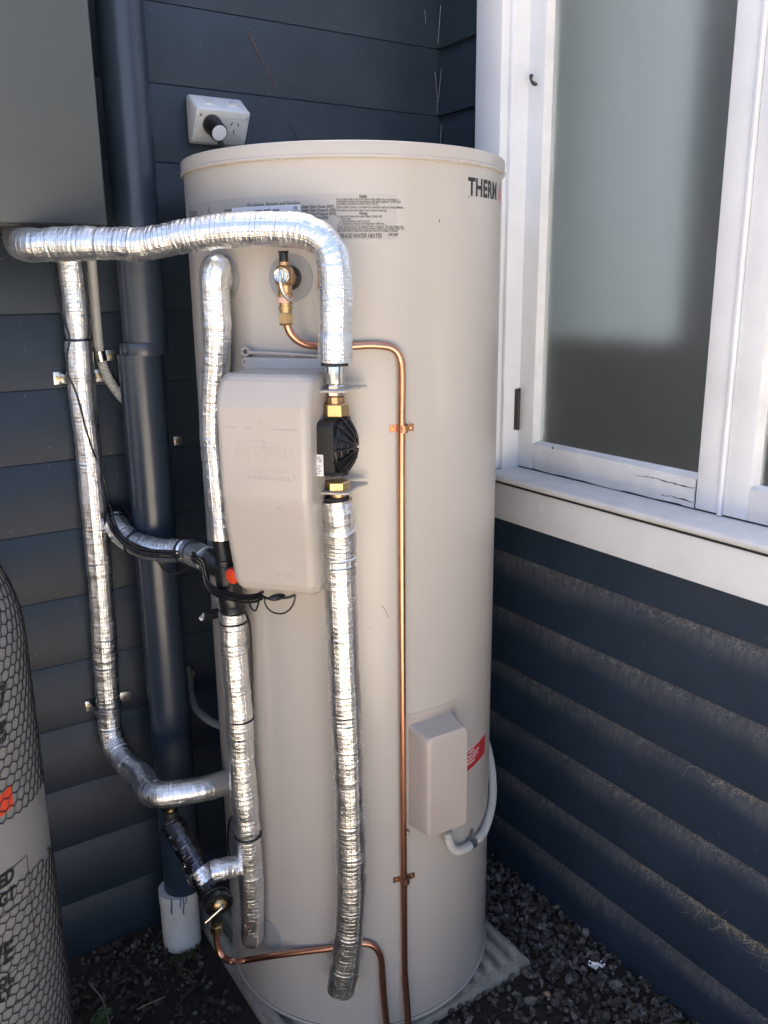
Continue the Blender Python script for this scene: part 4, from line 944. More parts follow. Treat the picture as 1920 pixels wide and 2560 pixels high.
pd = thing('insulated_pipe', 'wrinkled foil-wrapped pipe from the left grey disc down behind the pump housing', 'insulated pipe', (-0.8384, -0.4485, 1.1374))
pA = np.array(cyl(dA[0], dA[1], .002))
pts = [tuple(pA), tuple(pA + TN(dA[0]) * .018), (-0.8322, -0.4827, 1.6193), (-0.8365, -0.4825, 1.6074), (-0.8357, -0.4788, 1.5741), (-0.8347, -0.4753, 1.5198), (-0.8348, -0.4685, 1.4746), (-0.8379, -0.4502, 1.3909), (-0.8395, -0.4439, 1.3266), (-0.8391, -0.4456, 1.2579), (-0.8386, -0.4477, 1.2049), (-0.8379, -0.4504, 1.1315)]
foil('foil_sleeve', pts, .0245, M['foil'], pd, seed=4, rough=1.15, steps=((.0, .155, .0015),))

tv = thing('tempering_valve', 'black tempering valve with red button beside the pump housing', 'valve', (-0.8331, -0.4674, 0.9952))
vA, vB = np.array((-0.8387, -0.4471, 1.1348)), np.array((-0.8322, -0.4701, 0.9877))
va = vB - vA; vl = np.linalg.norm(va)
mb = MB(); lathe_into(mb, [(.0005, 0), (.0185, 0), (.0195, .002), (.0195, .006), (.0178, .008), (.0178, .034), (.0195, .045), (.022, .047), (.022, .052), (.0208, .053), (.0208, .056), (.0225, .057), (.0235, .062), (.0235, .098), (.0228, .105), (.0235, .112), (.0235, vl - .014), (.0225, vl - .012), (.0238, vl - .008), (.0238, vl), (.0005, vl)], vA, va, 32)
brA = np.array((-0.8386, -0.4475, 1.0873)) ; brB = np.array((-0.8541, -0.4215, 1.0833))
bo = obj('valve_body', mb, M['black'], tv, angle=30)
tube('side_branch', [np.array((-0.8377, -0.4511, 1.0737)), np.array((-0.8498, -0.4342, 1.0795)), np.array((-0.8605, -0.4196, 1.0856))], .0235, M['black'], tv, .006, 24)
rc_ = np.array((-0.8449, -0.5013, 1.0709)); lathe('red_button', [(.0005, 0.003), (.010, .0025), (.014, .0005), (.0155, -.003), (.0155, -.012), (.0005, -.012)], rc_ , TN(-68), M['red'], tv, 28)

pdl = thing('insulated_pipe', 'foil-wrapped pipe with black ties down the left edge of the tank, below the black valve', 'insulated pipe', (-0.8296, -0.4583, 0.2416))
pts = [(-0.8326, -0.4691, 0.9891), (-0.8336, -0.4658, 0.9189), (-0.8331, -0.4674, 0.8536), (-0.8324, -0.4695, 0.7942), (-0.8327, -0.4686, 0.6919), (-0.8323, -0.4699, 0.6166), (-0.8316, -0.4721, 0.5531), (-0.8296, -0.4748, 0.4977), (-0.8281, -0.4731, 0.4293), (-0.8273, -0.4691, 0.3582), (-0.8269, -0.4636, 0.2847), (-0.8272, -0.4518, 0.2132)]
foil('foil_sleeve', pts, .0265, M['foil'], pdl, seed=5, steps=((.48, .9, -.0015),), pinch=((.065, .0012, .004),), close=True)
for u_, v_ in ((1, 1),):
    for c_ in ((-0.8325, -0.4691, 0.9687), (-0.8317, -0.4718, 0.7646), (-0.8303, -0.4759, 0.5024)): tie(pdl, c_, (.0, 0, 1), .0262 )
foil('tee_branch', [(-0.8297, -0.4682, 0.425), (-0.8549, -0.4604, 0.4269), (-0.8854, -0.4625, 0.4354), (-0.9074, -0.4565, 0.4334)], .0215, M['foil'], pdl, seed=6, rough=1.8)

pe = thing('insulated_pipe', 'short curved foil-wrapped pipe crossing the downpipe, strapped with black cables', 'insulated pipe', (-0.8703, -0.19, 1.0474))
e0 = np.array((-0.9216, -0.04, 1.0978)); e5 = np.array((-0.8581, -0.4218, 1.0857))
ep = [tuple(e0), (-0.9312, -0.075, 1.0952), (-0.9332, -0.11, 1.0818), (-0.9262, -0.135, 1.0695), (-0.9104, -0.17, 1.0602), (-0.8784, -0.215, 1.0552), tuple(np.array((-0.844, -0.26, 1.0588))), tuple(e5 * .72 + np.array((-0.844, -0.26, 1.0588)) * .28), tuple(e5)]
foil('foil_sleeve', ep[1:], .0245, M['foil'], pe, seed=7, crease=1.3)
tube('wall_collar', [ep[0], tuple((np.array(ep[0]) + np.array(ep[1])) / 2), ep[1], tuple((np.array(ep[1]) * .6 + np.array(ep[2]) * .4))], .0255, M['black_matt'], pe, .005, 24)
EP, ES = cr(ep, .004)
for fr_ in (.30, .60, .77):
    k_ = int(fr_ * (len(EP) - 1)); tie(pe, EP[k_], EP[k_ + 1] - EP[k_ - 1], .0258, .0024)

pf = thing('insulated_pipe', 'crumpled black-backed foil pipe above the lever valve at lower left', 'insulated pipe', (-0.9267, -0.38, 0.4516))
fp = [(-0.9344, -0.315, 0.4768), (-0.9306, -0.345, 0.4595), (-0.9226, -0.38, 0.4353), (-0.9167, -0.415, 0.411), (-0.9074, -0.448, 0.38)]
foil('foil_sleeve', fp, .0245, M['foil_dark'], pf, seed=9, rough=2.2, crease=1.6)
foil('foil_collar', [(-0.9174, -0.411, 0.4165), (-0.9113, -0.426, 0.4002), (-0.9063, -0.438, 0.3884)], .0262, M['foil'], pf, seed=10, rough=2.0)
lathe('brass_tail', [(.0005, 0), (.0105, 0), (.0105, .006), (.0125, .008), (.0125, .018), (.0105, .02), (.0105, .035), (.0005, .035)], (-0.9342, -0.315, 0.4787), (-.08, .1, 1), M['brass'], pf, 16)
tube('rubber_stub', [(-0.936, -0.312, 0.4875), (-0.9359, -0.311, 0.5074)], .0165, M['black_matt'], pf, .01, 20)
frz = MB(); g6 = np.random.default_rng(12)
for _ in range(26):
    q = g6.random(); c_ = np.array(fp[0]) * (1 - q) + np.array(fp[3]) * q; d_ = g6.normal(size=3); d_ /= np.linalg.norm(d_); d_[0] -= .7; d_[1] -= .5; d_ /= np.linalg.norm(d_)
    b_ = c_ + d_ * .0245; P_, s_ = cr([b_, b_ + d_ * .004 + g6.normal(0, .003, 3), b_ + d_ * .007 + g6.normal(0, .006, 3)], .003); tube_into(frz, P_, s_, .00045, 4)
tag(obj('frayed_strands', frz, M['chrome'], pf), kind='stuff')

# lever valve (cold water expansion valve) at lower left
ev = thing('lever_valve', 'black lever valve with round cap above the bent copper pipe at lower left', 'valve', (-0.9062, -0.462, 0.311))
c0 = np.array((-0.9093, -0.437, 0.391)); c1 = np.array((-0.9061, -0.486, 0.3731)); ax = c1 - c0; ax /= np.linalg.norm(ax)
ax = ax * .8 + np.array([-.28, -.62, .0]); ax /= np.linalg.norm(ax)
mb = MB(); lathe_into(mb, [(.0005, -.045), (.027, -.045), (.0285, -.043), (.0285, -.020), (.0272, -.0185), (.0272, -.013), (.0295, -.0115), (.0300, -.004), (.0290, .0), (.0245, .0008), (.0235, -.004), (.0005, -.004)], c1, ax, 40)
vb = obj('valve_body', mb, M['black'], ev, angle=30)
tube('body_neck', [tuple(c0 - np.array([.0, 0, 0])), tuple(c1 - ax * .03)], .0265, M['black'], ev, .006, 26)
tube('outlet', [tuple(c1 - ax * .02 + np.array([0, 0, -.01])), (-0.9055, -0.462, 0.3224)], .0125, M['black'], ev, .006, 20)
lathe('valve_dome', [(.0005, .010), (.007, .0088), (.0125, .0055), (.016, .0), (.016, -.004), (.0005, -.004)], c1, ax, M['brass'], ev, 26, angle=60)
lathe('cap_plug', [(.0005, .005), (.006, .0045), (.007, .002), (.007, -.004)], c1 + np.array([-.006, .0, .036]) - ax * .022, (-.2, -.5, .85), M['black'], ev, 18)
sd_ = np.cross(ax, up); sd_ /= np.linalg.norm(sd_)
la, lb_ = np.array((-0.9385, -0.49, 0.3499)), np.array((-0.9048, -0.5, 0.3773))
tube('lever', [tuple(la), tuple(la * .5 + lb_ * .5), tuple(lb_)], .0042, M['chrome'], ev, .004, 12)
tube('lever_pivot', [tuple(lb_), tuple(c1 + ax * .004)], .0045, M['chrome'], ev, .003, 12)

# ------------------------------------------------------------------ downpipe
dp = thing('downpipe', 'round navy downpipe with bare white plastic foot standing in the gravel', 'downpipe', (-.845, -.075, 0))
dxu, dxl, dy = -0.8442, -0.8719, -.112
dx = (dxu + dxl) / 2
zj = 1.4758; zw = 0.1569
lathe('upper_pipe', [(.0005, zj - .001), (.0455, zj - .001), (.0455, 2.9), (.0005, 2.9)], (dxu, dy, 0), (0, 0, 1), M['navy_pipe'], dp, 56)
lathe('joint_collar', [(.042, zj - .022), (.0482, zj - .022), (.0488, zj - .020), (.0488, zj + .002), (.048, zj + .004), (.042, zj + .004)], ((dxu * .6 + dx * .4), dy, 0), (0, 0, 1), M['navy_pipe'], dp, 56)
lathe('lower_pipe', [(.0005, zw), (.0462, zw), (.0462, zj - .02), (.0005, zj - .02)], (dx, dy, 0), (0, 0, 1), M['navy_pipe'], dp, 56)
zc_ = 0.1248
lathe('white_foot', [(.0005, -.02), (.0465, -.02), (.0465, zc_ - .001), (.0478, zc_), (.0478, zw - .0005), (.0005, zw - .0005)], (dxl, dy, 0), (0, 0, 1), M['pvc_white'], dp, 56)
mb = MB()
for th_, h_, w_ in ((-22, .040, .0022), (4, .024, .0018), (12, .045, .002), (21, .018, .0014)):
    c_ = (dxl, dy); z_ = zw; P_, s_ = cr([cyl(th_ - 18, z_ + .002, .0008, .0478, c_), cyl(th_ - 18 + 1, z_ - h_ * .4, .0008, .0478, c_), cyl(th_ - 18 - 2, z_ - h_ * .7, .0005, .0478, c_), cyl(th_ - 18 - 1, z_ - h_, .0002, .0478, c_)], .002)
    tube_into(mb, P_, s_, w_ * (.55 + .45 * np.sin(np.linspace(.3, 2.6, len(P_)))), 8)
obj('paint_drips', mb, M['drip'], dp)

# ------------------------------------------------------------------ grey cabinet at upper left
cb = thing('metal_cabinet', 'grey-green metal cabinet of a gas heater mounted high on the wall at upper left', 'cabinet', (-1.2, -.02, 1.70))
cbx, cbz = -.9425, 1.7005
bxo('cabinet_body', (-1.42, -.25, cbz), (cbx, -.024, 2.42), M['cabinet'], cb, .004, segs=3)
bxo('base_tray', (-1.40, -.24, cbz - .004), (cbx - .012, -.03, cbz + .002), M['cabinet_dark'], cb, .001)
for x_, r_ in ((-1.155, .028), (-.957, .031), (-.918 - .028, .011)):
    lathe('outlet_collar', [(.0005, 0), (r_, 0), (r_, .012), (.0005, .012)], (x_, -.062 if x_ > -1.1 else -.16, cbz - .014), up, M['black_matt'], cb, 24)

# ------------------------------------------------------------------ gas cylinder with net sleeve
gc = thing('gas_cylinder', 'pale grey gas cylinder with torn black net sleeve and handwritten lettering at left edge', 'gas cylinder', (GX, GY, 0))
prof_g = [(.0005, .02), (.15, .02), (GR - .01, .04), (GR, .07), (GR, 1.05)]
for k in range(1, 12): a_ = math.radians(90 * k / 11); prof_g.append((.075 + (GR - .075) * math.cos(a_), .1 * 0 + 1.05 + .19 * math.sin(a_)))
prof_g += [(.0005, 1.242)]
lathe('cylinder_body', prof_g, (GX, GY, 0), (0, 0, 1), M['gas'], gc, 80, angle=60)
lathe('foot_ring', [(GR - .03, .0), (GR - .026, .0), (GR - .012, .05), (GR - .02, .05)], (GX, GY, 0), (0, 0, 1), M['gas'], gc, 64)
lathe('collar', [(.105, 1.19), (.109, 1.19), (.109, 1.32), (.105, 1.32)], (GX, GY, 0), (0, 0, 1), M['gas'], gc, 48)
gcyl = lambda th_, z_, off=.0: cyl(th_, z_, off, GR, (GX, GY))
def gprof(z):
    if z <= 1.05: return GR
    q = min(1, (z - 1.05) / .19); return .075 + (GR - .075) * math.sqrt(max(0, 1 - q * q))
ga, gz_a = (34.4851, 0.8093); gb, gz_b = (81.1358, 0.7883); gc_, gz_c = (32.0606, 0.7079); gd, gz_d = (67.6766, 0.6947)
net = MB(); dth = math.degrees(.0088 / GR); dzn = .0330
def netpt(i, j, lift=.0):
    th_ = -60 + dth * i; z_ = .03 + dzn * j + lift
    return th_, z_
def keep(th_, z_):
    cutU = gz_a + (gz_b - gz_a) * (th_ - ga) / (gb - ga) + .006 * math.sin(th_ * 1.3)
    cutL = gz_c + (gz_d - gz_c) * (th_ - gc_) / (gd - gc_) + .006 * math.sin(th_ * 1.7)
    return z_ > cutU or z_ < cutL
def strand(p, q):
    (t1, z1), (t2, z2) = p, q
    if not (keep(t1, z1) and keep(t2, z2)) or max(z1, z2) > 1.236: return
    A_, B_ = cyl(t1, z1, .0016, gprof(z1), (GX, GY)), cyl(t2, z2, .0016, gprof(z2), (GX, GY)); d_ = B_ - A_
    l_ = np.linalg.norm(d_)
    if l_ < 1e-6: return
    d_ /= l_; n_ = (A_ + B_) / 2 - np.array([GX, GY, (z1 + z2) / 2]); n_ /= np.linalg.norm(n_); b_ = np.cross(d_, n_); r_ = .00095
    v = [A_ - d_ * .0006 + r_ * (n_ * c_ + b_ * s_) for c_, s_ in ((1, 0), (0, 1), (-1, 0), (0, -1))] + [B_ + d_ * .0006 + r_ * (n_ * c_ + b_ * s_) for c_, s_ in ((1, 0), (0, 1), (-1, 0), (0, -1))]
    net.add(v, [(0, 1, 5, 4), (1, 2, 6, 5), (2, 3, 7, 6), (3, 0, 4, 7)])
for i in range(0, 85):
    for j in range(0, 39):
        sh = dzn / 2 if i % 2 else 0
        th_, z_ = netpt(i, j, sh); jit = .0012 * math.sin(i * 12.9 + j * 78.2); z_ += jit - .0006 * i
        top = (th_ + dth * .30, z_ + dzn * .36)
        strand((th_, z_), top)                                             # upright side of a cell
        sh2 = dzn / 2 if (i + 1) % 2 else 0
        th2, zb2 = netpt(i + 1, j + (0 if not i % 2 else 1), sh2); zb2 += .0012 * math.sin((i + 1) * 12.9 + (j + (0 if not i % 2 else 1)) * 78.2) - .0006 * (i + 1)
        strand(top, (th2, zb2))                                            # up to the next column
        th3, zb3 = netpt(i + 1, j + (-1 if not i % 2 else 0), sh2); zb3 += .0012 * math.sin((i + 1) * 12.9 + (j + (-1 if not i % 2 else 0)) * 78.2) - .0006 * (i + 1)
        strand((th_, z_), (th3 + dth * .30, zb3 + dzn * .36))                    # down to the next column
no = obj('net_sleeve', net, M['net'], gc, angle=70); no['kind'] = 'stuff'
gmap = lambda th0, z0, rz=0.0: (lambda x, y, z: gcyl(th0 + math.degrees((x * math.cos(rz) - y * math.sin(rz)) / GR), z0 + x * math.sin(rz) + y * math.cos(rz), .0008))
ts = []
for (th_, z_), txt, sz in (((38.61, 0.9926), '7', .045), ((36.2815, 0.9379), '5', .045), ((25.4147, 0.7118), 'ED', .030), ((24.5259, 0.6812), 'GT', .028), ((19.274, 0.5828), '/E', .048), ((18.5627, 0.5453), 'OL', .024), ((18.1109, 0.524), 'LY', .024)):
    ts.append(text_mesh(txt, sz, gmap(th_, z_, .0), .0016, xs=.8, shear=.15))
for m_ in ts: obj('handwriting', m_, M['ink'], gc, smooth=False)
def gline(nm, p, q, w=.0016):
    mb = MB(); v = []
    for k in range(13):
        u = k / 12; th_ = p[0] + (q[0] - p[0]) * u; z_ = p[1] + (q[1] - p[1]) * u
        dirz = abs(q[1] - p[1]) > .05
        v += [gcyl(th_ - (math.degrees(w / GR) / 2 if dirz else 0), z_ - (0 if dirz else w / 2), .0007), gcyl(th_ + (math.degrees(w / GR) / 2 if dirz else 0), z_ + (0 if dirz else w / 2), .0007)]
    mb.add(v, [(2 * k, 2 * k + 2, 2 * k + 3, 2 * k + 1) for k in range(12)]); return obj(nm, mb, M['ink'], gc, smooth=False)
cT, cBt = (44.2284, 0.731), (41.1343, 0.4964)
gline('panel_line', cT, cBt); gline('panel_line', (27.5681, 0.7323), cT); gline('panel_line', (24.646, 0.6644), (43.2346, 0.6645)); gline('panel_line', (20.348, 0.5602), (41.6467, 0.5632)); gline('panel_line', (18.0961, 0.5037), cBt)
r0, r1 = (31.326, 0.8158), (40.2775, 0.8633)
patch('red_sticker', r0[0] - 30, r1[0], r0[1] + .0, r1[1] - .022, M['red'], gc, .0006, 10, (GX, GY), GR, z2=r0[1] + .012, z3=r1[1], label='torn red flammable gas sticker')
# ------------------------------------------------------------------ power outlet and plug
po = thing('power_outlet', 'white double power outlet with sloping switches above the heater lid', 'power outlet', (-0.6178, -0.022, 1.9184))
OX, OZ = -0.627, 1.924 + .010
def obox(prof, x0, x1, m, name, parent, bev=.004):
    n = len(prof); mb = MB(); mb.add([(x_, y_, z_) for x_ in (x0, x1) for y_, z_ in prof], [tuple(range(n)), tuple(range(n, 2 * n))[::-1]] + [(j, n + j, n + (j + 1) % n, (j + 1) % n) for j in range(n)])
    return obj(name, mb, m, parent, bevel=bev, segs=3, angle=40)
zt, zmid, zbt = OZ + .051, OZ + .017, OZ - .039
bb = obox([(-.020, zbt - .006), (-.0445, zbt - .003), (-.0505, zbt), (-.086, zmid), (-.040, zt), (-.020, zt + .002)], OX - .061, OX + .061, M['gpo'], 'mounting_block', po, .006)
ny_ = np.array([0, -(zmid - zbt), -.0355]) ; ny_ /= np.linalg.norm(ny_)     # outward normal of the socket face
fz = np.array([0, -.086 + .0505, zmid - zbt]); fz /= np.linalg.norm(fz)
fc = np.array([OX, -.06825, (zmid + zbt) / 2])
def onface(u, w, d): return fc + np.array([u, 0, 0]) + fz * w + ny_ * d
rings = [[onface(x_, w_, d_) for x_, w_ in rrect(-a_, a_, -b_, b_, .006, 5)] for d_, a_, b_ in ((-.002, .0575, .031), (.0012, .0575, .031), (.002, .0565, .030))]
fp_ = obj('face_plate', loft(rings), M['gpo_face'], po, angle=40)
for cx_ in (-.026, .027):
    for x0, x1, w0, w1 in ((-.0195, .0195, -.0175, -.0172), (-.0195, .0195, .0172, .0175)):
        mb = MB(); mb.add([onface(cx_ + a_, b_, .0022) for a_, b_ in ((x0, w0), (x1, w0), (x1, w1), (x0, w1))], [(0, 1, 2, 3)]); obj('seam', mb, M['ink_grey'], fp_, smooth=False)
mb = MB()
for a_, b_, an in ((-.0075, .0065, -.45), (.0075, .0065, .45), (0, -.009, 0)):
    d1 = np.array([math.sin(-an), math.cos(an)]); d2 = np.array([d1[1], -d1[0]])
    q = [np.array([.027 + a_, b_]) + d1 * s1_ * .0042 + d2 * s2_ * .0011 for s1_, s2_ in ((-1, -1), (-1, 1), (1, 1), (1, -1))]
    mb.add([onface(x_[0], x_[1], .0023) for x_ in q], [(3, 2, 1, 0)])
obj('socket_slots', mb, M['ink'], fp_, smooth=False)
for cx_ in (-.052, .052): lathe('screw', [(.0005, .001), (.0025, .0008), (.003, 0)], onface(cx_, .0205, .002), ny_, M['zinc'], fp_, 12)
# switches on the sloping top
sl = np.array([0, -.040 + .086, zt - zmid]); sl /= np.linalg.norm(sl); sn = np.array([0, -sl[2], sl[1]]); sc0 = np.array([OX, (-.086 - .040) / 2, (zmid + zt) / 2])
for cx_, press in ((-.026, 0), (.027, 1)):
    rg = [[sc0 + np.array([cx_ + x_, 0, 0]) + sl * w_ + sn * d_ for x_, w_ in rrect(-a_, a_, -b_, b_, .002, 4)] for d_, a_, b_ in ((-.003, .0135, .0125), (.0012, .0135, .0125), (.0018, .0128, .0118))]
    sw = obj('switch_surround', loft(rg), M['gpo'], po, angle=40)
    rg = [[sc0 + np.array([cx_ + x_, 0, 0]) + sl * (w_ + (-.003 if press else 0)) + sn * (d_ + (w_ * (-.22) if press else 0)) for x_, w_ in rrect(-a_, a_, -b_, b_, .0015, 4)] for d_, a_, b_ in ((-.003, .0085, .0085 if not press else .005), (.0045 if press else .0028, .0085, .0085 if not press else .005), (.0052 if press else .0034, .008, .008 if not press else .0045))]
    obj('switch', loft(rg), M['gpo_face'], sw, angle=40)
plg = thing('power_plug', 'round black power plug with white end cap pushed into the left socket', 'plug', tuple(onface(-.026, 0, .002)))
pb0 = onface(-.0265, .0035, .0025)
lathe('plug_body', [(.0005, 0), (.0195, 0), (.0205, .002), (.0205, .012), (.0192, .016), (.0188, .040), (.0182, .044), (.0160, .0446), (.0005, .0446)], pb0, ny_ + np.array([0.02, 0, .02]), M['black'], plg, 40, angle=30)
ax_p = ny_ + np.array([0.02, 0, .02]); ax_p = ax_p / np.linalg.norm(ax_p)
lathe('end_cap', [(.0160, .0430), (.0160, .0458), (.0147, .0468), (.0005, .0472)], pb0, ax_p, M['paper'], plg, 36)
tube('cord', [pb0 + ax_p * .03 + np.array([.004, 0, -.016]), pb0 + ax_p * .032 + np.array([.009, 0, -.030]), pb0 + ax_p * .028 + np.array([.013, .004, -.05]), pb0 + ax_p * .012 + np.array([.016, .01, -.09]), pb0 + np.array([.02, .012, -.20]), pb0 + np.array([.02, .02, -.5])], .0045, M['black'], plg, .006, 12, rfun=lambda s, L: np.where(s < .035, .0058 - .0012 * (s / .035), .0042))

# ------------------------------------------------------------------ conduits
c1t = thing('conduit', 'pale grey conduit dropping from the cabinet and bending behind the downpipe', 'conduit', (-0.9237, -0.036, 1.4501))
tube('rigid_conduit', [(-0.9198, -0.036, 1.7173), (-0.9209, -0.036, 1.6464), (-0.9217, -0.036, 1.5602), (-0.9227, -0.036, 1.4701)], .0105, M['pvc'], c1t, .02, 20)
corrugated('flexible_conduit', [(-0.9224, -0.036, 1.4735), (-0.9209, -0.036, 1.4533), (-0.919, -0.036, 1.4372), (-0.914, -0.036, 1.4174), (-0.9064, -0.036, 1.3981), (-0.8953, -0.036, 1.3784), (-0.883, -0.036, 1.3602), (-0.8655, -0.034, 1.3411)], .0112, M['pvc'], c1t)
zk = 1.4499; xk = -0.9203
lathe('clip_band', [(.0112, -.010), (.0126, -.010), (.0126, .010), (.0112, .010)], (xk, -.036, zk), (-.13, 0, 1), M['chrome'], c1t, 24)
ck = bxo('clip_lug', (xk + .010, -.0255, zk - .012), (xk + .036, -.0225, zk + .011), M['zinc'], c1t, .001)
lathe('screw', [(.0001, 0), (.0045, 0), (.0038, .002), (.0001, .0025)], (xk + .025, -.0255, zk - .001), (0, -1, 0), M['brass'], ck, 14)
c2t = thing('conduit', 'dusty corrugated conduit curving from the wall into the tank behind the foil pipe', 'conduit', (-0.7805, -0.1, 0.5897))
corrugated('flexible_conduit', [(-0.7791, -0.03, 0.6902), (-0.7809, -0.045, 0.6731), (-0.7896, -0.075, 0.64), (-0.7925, -0.11, 0.6188), (-0.7914, -0.17, 0.6187), (-0.7861, -0.23, 0.6266), (-0.7738, -0.27, 0.6309)], .0095, M['pvc_dark'], c2t)
lathe('wall_gland', [(.0005, .0), (.013, .0), (.012, .012), (.009, .016), (.0005, .016)], (-0.774, -0.024, 0.6727), (0, -1, 0), M['twig'], c2t, 16)
c3t = thing('conduit', 'pale corrugated conduit looping from the element cover round the right of the tank', 'conduit', (-0.45, -0.6844, 0.4353))
corrugated('flexible_conduit', [(-0.4915, -0.7045, 0.5078), (-0.4881, -0.7024, 0.4921), (-0.4782, -0.6958, 0.469), (-0.4638, -0.6884, 0.4472), (-0.4448, -0.6819, 0.4307), (-0.4215, -0.6758, 0.4233), (-0.386, -0.6632, 0.4183), (-0.344, -0.6432, 0.415), tuple(cyl(40.8543 + 5, 0.4385, .0105)), tuple(cyl(58, 0.477, .0105)), tuple(cyl(72, 0.522 , .0105)), tuple(cyl(92, 0.5582 + .01, .0105))], .0098, M['pvc'], c3t, .0056)
q = (21.901, 0.4082); lathe('clip_band', [(.0100, -.0085), (.0114, -.0085), (.0114, .0085), (.0100, .0085)], (-0.3987, -0.6678, 0.4212), np.array((-0.386, -0.6632, 0.4183)) - np.array((-0.4204, -0.6744, 0.4221)), M['zinc'], c3t, 24)
f = TF(q[0]); z_ = q[1]
ck = obj('clip_lug', loft([[f(a_, b_, c_) for a_, b_ in ((-.0085, z_ + h_), (.0045, z_ + h_ + .004), (.0045, z_ + h_ + .0041), (-.0085, z_ + h_ + .0001))] for h_, c_ in ((.006, .018), (.014, .006), (.018, .0025), (.035, .0025))]), M['zinc'], c3t)
lk = MB(); rows_ = [[f(-.012, z_ + .008, .012), f(.001, z_ + .012, .012), f(.001, z_ + .012, .0135), f(-.012, z_ + .008, .0135)], [f(-.012, z_ + .014, .002), f(.001, z_ + .018, .002), f(.001, z_ + .018, .0035), f(-.012, z_ + .014, .0035)], [f(-.011, z_ + .036, .001), f(.001, z_ + .04, .001), f(.001, z_ + .04, .0025), f(-.011, z_ + .036, .0025)]]
obj('clip_ear', loft(rows_), M['zinc'], c3t, bevel=.0006)

# old clip on the wall between downpipe and tank
wc = thing('wall_clip', 'small galvanised clip screwed to the wall between downpipe and tank', 'clip', (-0.7599, -0.021, 1.248))
x_, y_, z_ = (-0.7603, -0.022, 1.2482)
bxo('clip_plate', (x_ - .008, -.0245, z_ - .010), (x_ + .010, -.0222, z_ + .011), M['zinc'], wc, .001)
lathe('screw', [(.0001, 0), (.0045, 0), (.0038, .002), (.0001, .0025)], (x_ + .001, -.0245, z_), (0, -1, 0), M['brass'], wc, 14)
# ------------------------------------------------------------------ cables
ca = thing('cable', 'thin black sensor cable winding down the left foil pipe and along the curved pipe', 'cable', (-0.9538, -0.1, 1.1995))
k1 = [(-1.0045, -0.06, 1.6604), (-1.0054, -0.062, 1.6412), (-1.006, -0.07, 1.5862), (-1.0012, -0.085, 1.5386), (-0.9935, -0.092, 1.492), (-1.0002, -0.093, 1.4669), (-1.0048, -0.094, 1.4239), (-0.9958, -0.0945, 1.3958), (-0.989, -0.092, 1.3697), (-0.9796, -0.092, 1.3081), (-0.9677, -0.09, 1.2548), (-0.9486, -0.075, 1.1988), (-0.9438, -0.085, 1.1513), (-0.9495, -0.115, 1.1362), (-0.9492, -0.135, 1.1097), (-0.9446, -0.158, 1.0861), (-0.9351, -0.185, 1.0761), (-0.9159, -0.207, 1.066), (-0.8959, -0.245, 1.0617)]
tube('cable_run', k1, .0021, M['black'], ca, .005, 8)
cb2 = thing('cable', 'bundled black pump cables strapped under the curved pipe, looping below the pump housing', 'cable', (-0.8259, -0.5829, 1.0532))
base = [(-0.9456, -0.07, 1.1217), (-0.9551, -0.105, 1.1083), (-0.9552, -0.15, 1.0921), (-0.9442, -0.178, 1.0733), (-0.9244, -0.205, 1.0583), (-0.8897, -0.248, 1.057), (-0.857, -0.295, 1.0615), (-0.8881, -0.4364, 1.0951), (-0.8789, -0.4416, 1.0853), (-0.8749, -0.4413, 1.0606), (-0.8712, -0.449, 1.0421), (-0.8638, -0.4765, 1.0344), (-0.8515, -0.5154, 1.0365), (-0.841, -0.5421, 1.0385), (-0.8307, -0.5757, 1.0482), (-0.8264, -0.591, 1.0572)]
for d1, d2, r_ in ((0, 0, .0032), (.0065, .002, .0029), (-.005, .004, .0024)):
    P_ = np.array(base) + np.array([d1 * .3, -d2, d1]); tube('cable_run', P_, r_, M['black'], cb2, .006, 9)
def loopt(pts, r_): return tube('cable_loop', pts, r_, M['black'], cb2, .004, 8)
loopt([(-0.8264, -0.591, 1.0572), (-0.8242, -0.5992, 1.0548), (-0.8166, -0.6126, 1.055), (-0.8067, -0.6246, 1.058), (-0.7977, -0.6348, 1.06), (-0.7906, -0.6395, 1.0622), (-0.785, -0.641, 1.0644)], .0026)
loopt([(-0.8241, -0.596, 1.0568), (-0.8237, -0.6, 1.0413), (-0.8183, -0.6072, 1.031), (-0.8096, -0.6181, 1.0272), (-0.8006, -0.6286, 1.0301), (-0.7917, -0.6369, 1.0406), (-0.7868, -0.6406, 1.0535), (-0.7844, -0.6415, 1.0645)], .0016)
loopt([(-0.836, -0.5554, 1.0392), (-0.8357, -0.5637, 1.0263), (-0.8323, -0.5731, 1.0232), (-0.8288, -0.5786, 1.0357), (-0.8269, -0.585, 1.054), (-0.8252, -0.584, 1.0624)], .0018)
obj('connector', sphere_into(MB(), (-0.8106, -0.6199, 1.059), .017, .008, .0062, 8, 12), M['black'], cb2)
cc = thing('cable', 'thin black cable hanging in a loop behind the curved foil pipe', 'cable', (-0.837, -0.15, 0.9804))
tube('cable_run', [(-0.926, -0.05, 1.1209), (-0.9143, -0.06, 1.1267), (-0.9056, -0.08, 1.1132), (-0.9017, -0.11, 1.092), (-0.8908, -0.16, 1.048), (-0.8763, -0.18, 1.0162), (-0.862, -0.18, 0.9953), (-0.8429, -0.18, 0.9861), (-0.8271, -0.19, 0.9923), (-0.8164, -0.22, 1.0229), (-0.7974, -0.23, 1.0535), (-0.7829, -0.23, 1.0805)], .002, M['black'], cc, .006, 8)
cd = thing('cable', 'black cable slipping behind the tied foil pipe on the right of its ties', 'cable', (-0.8101, -0.4846, 0.7941))
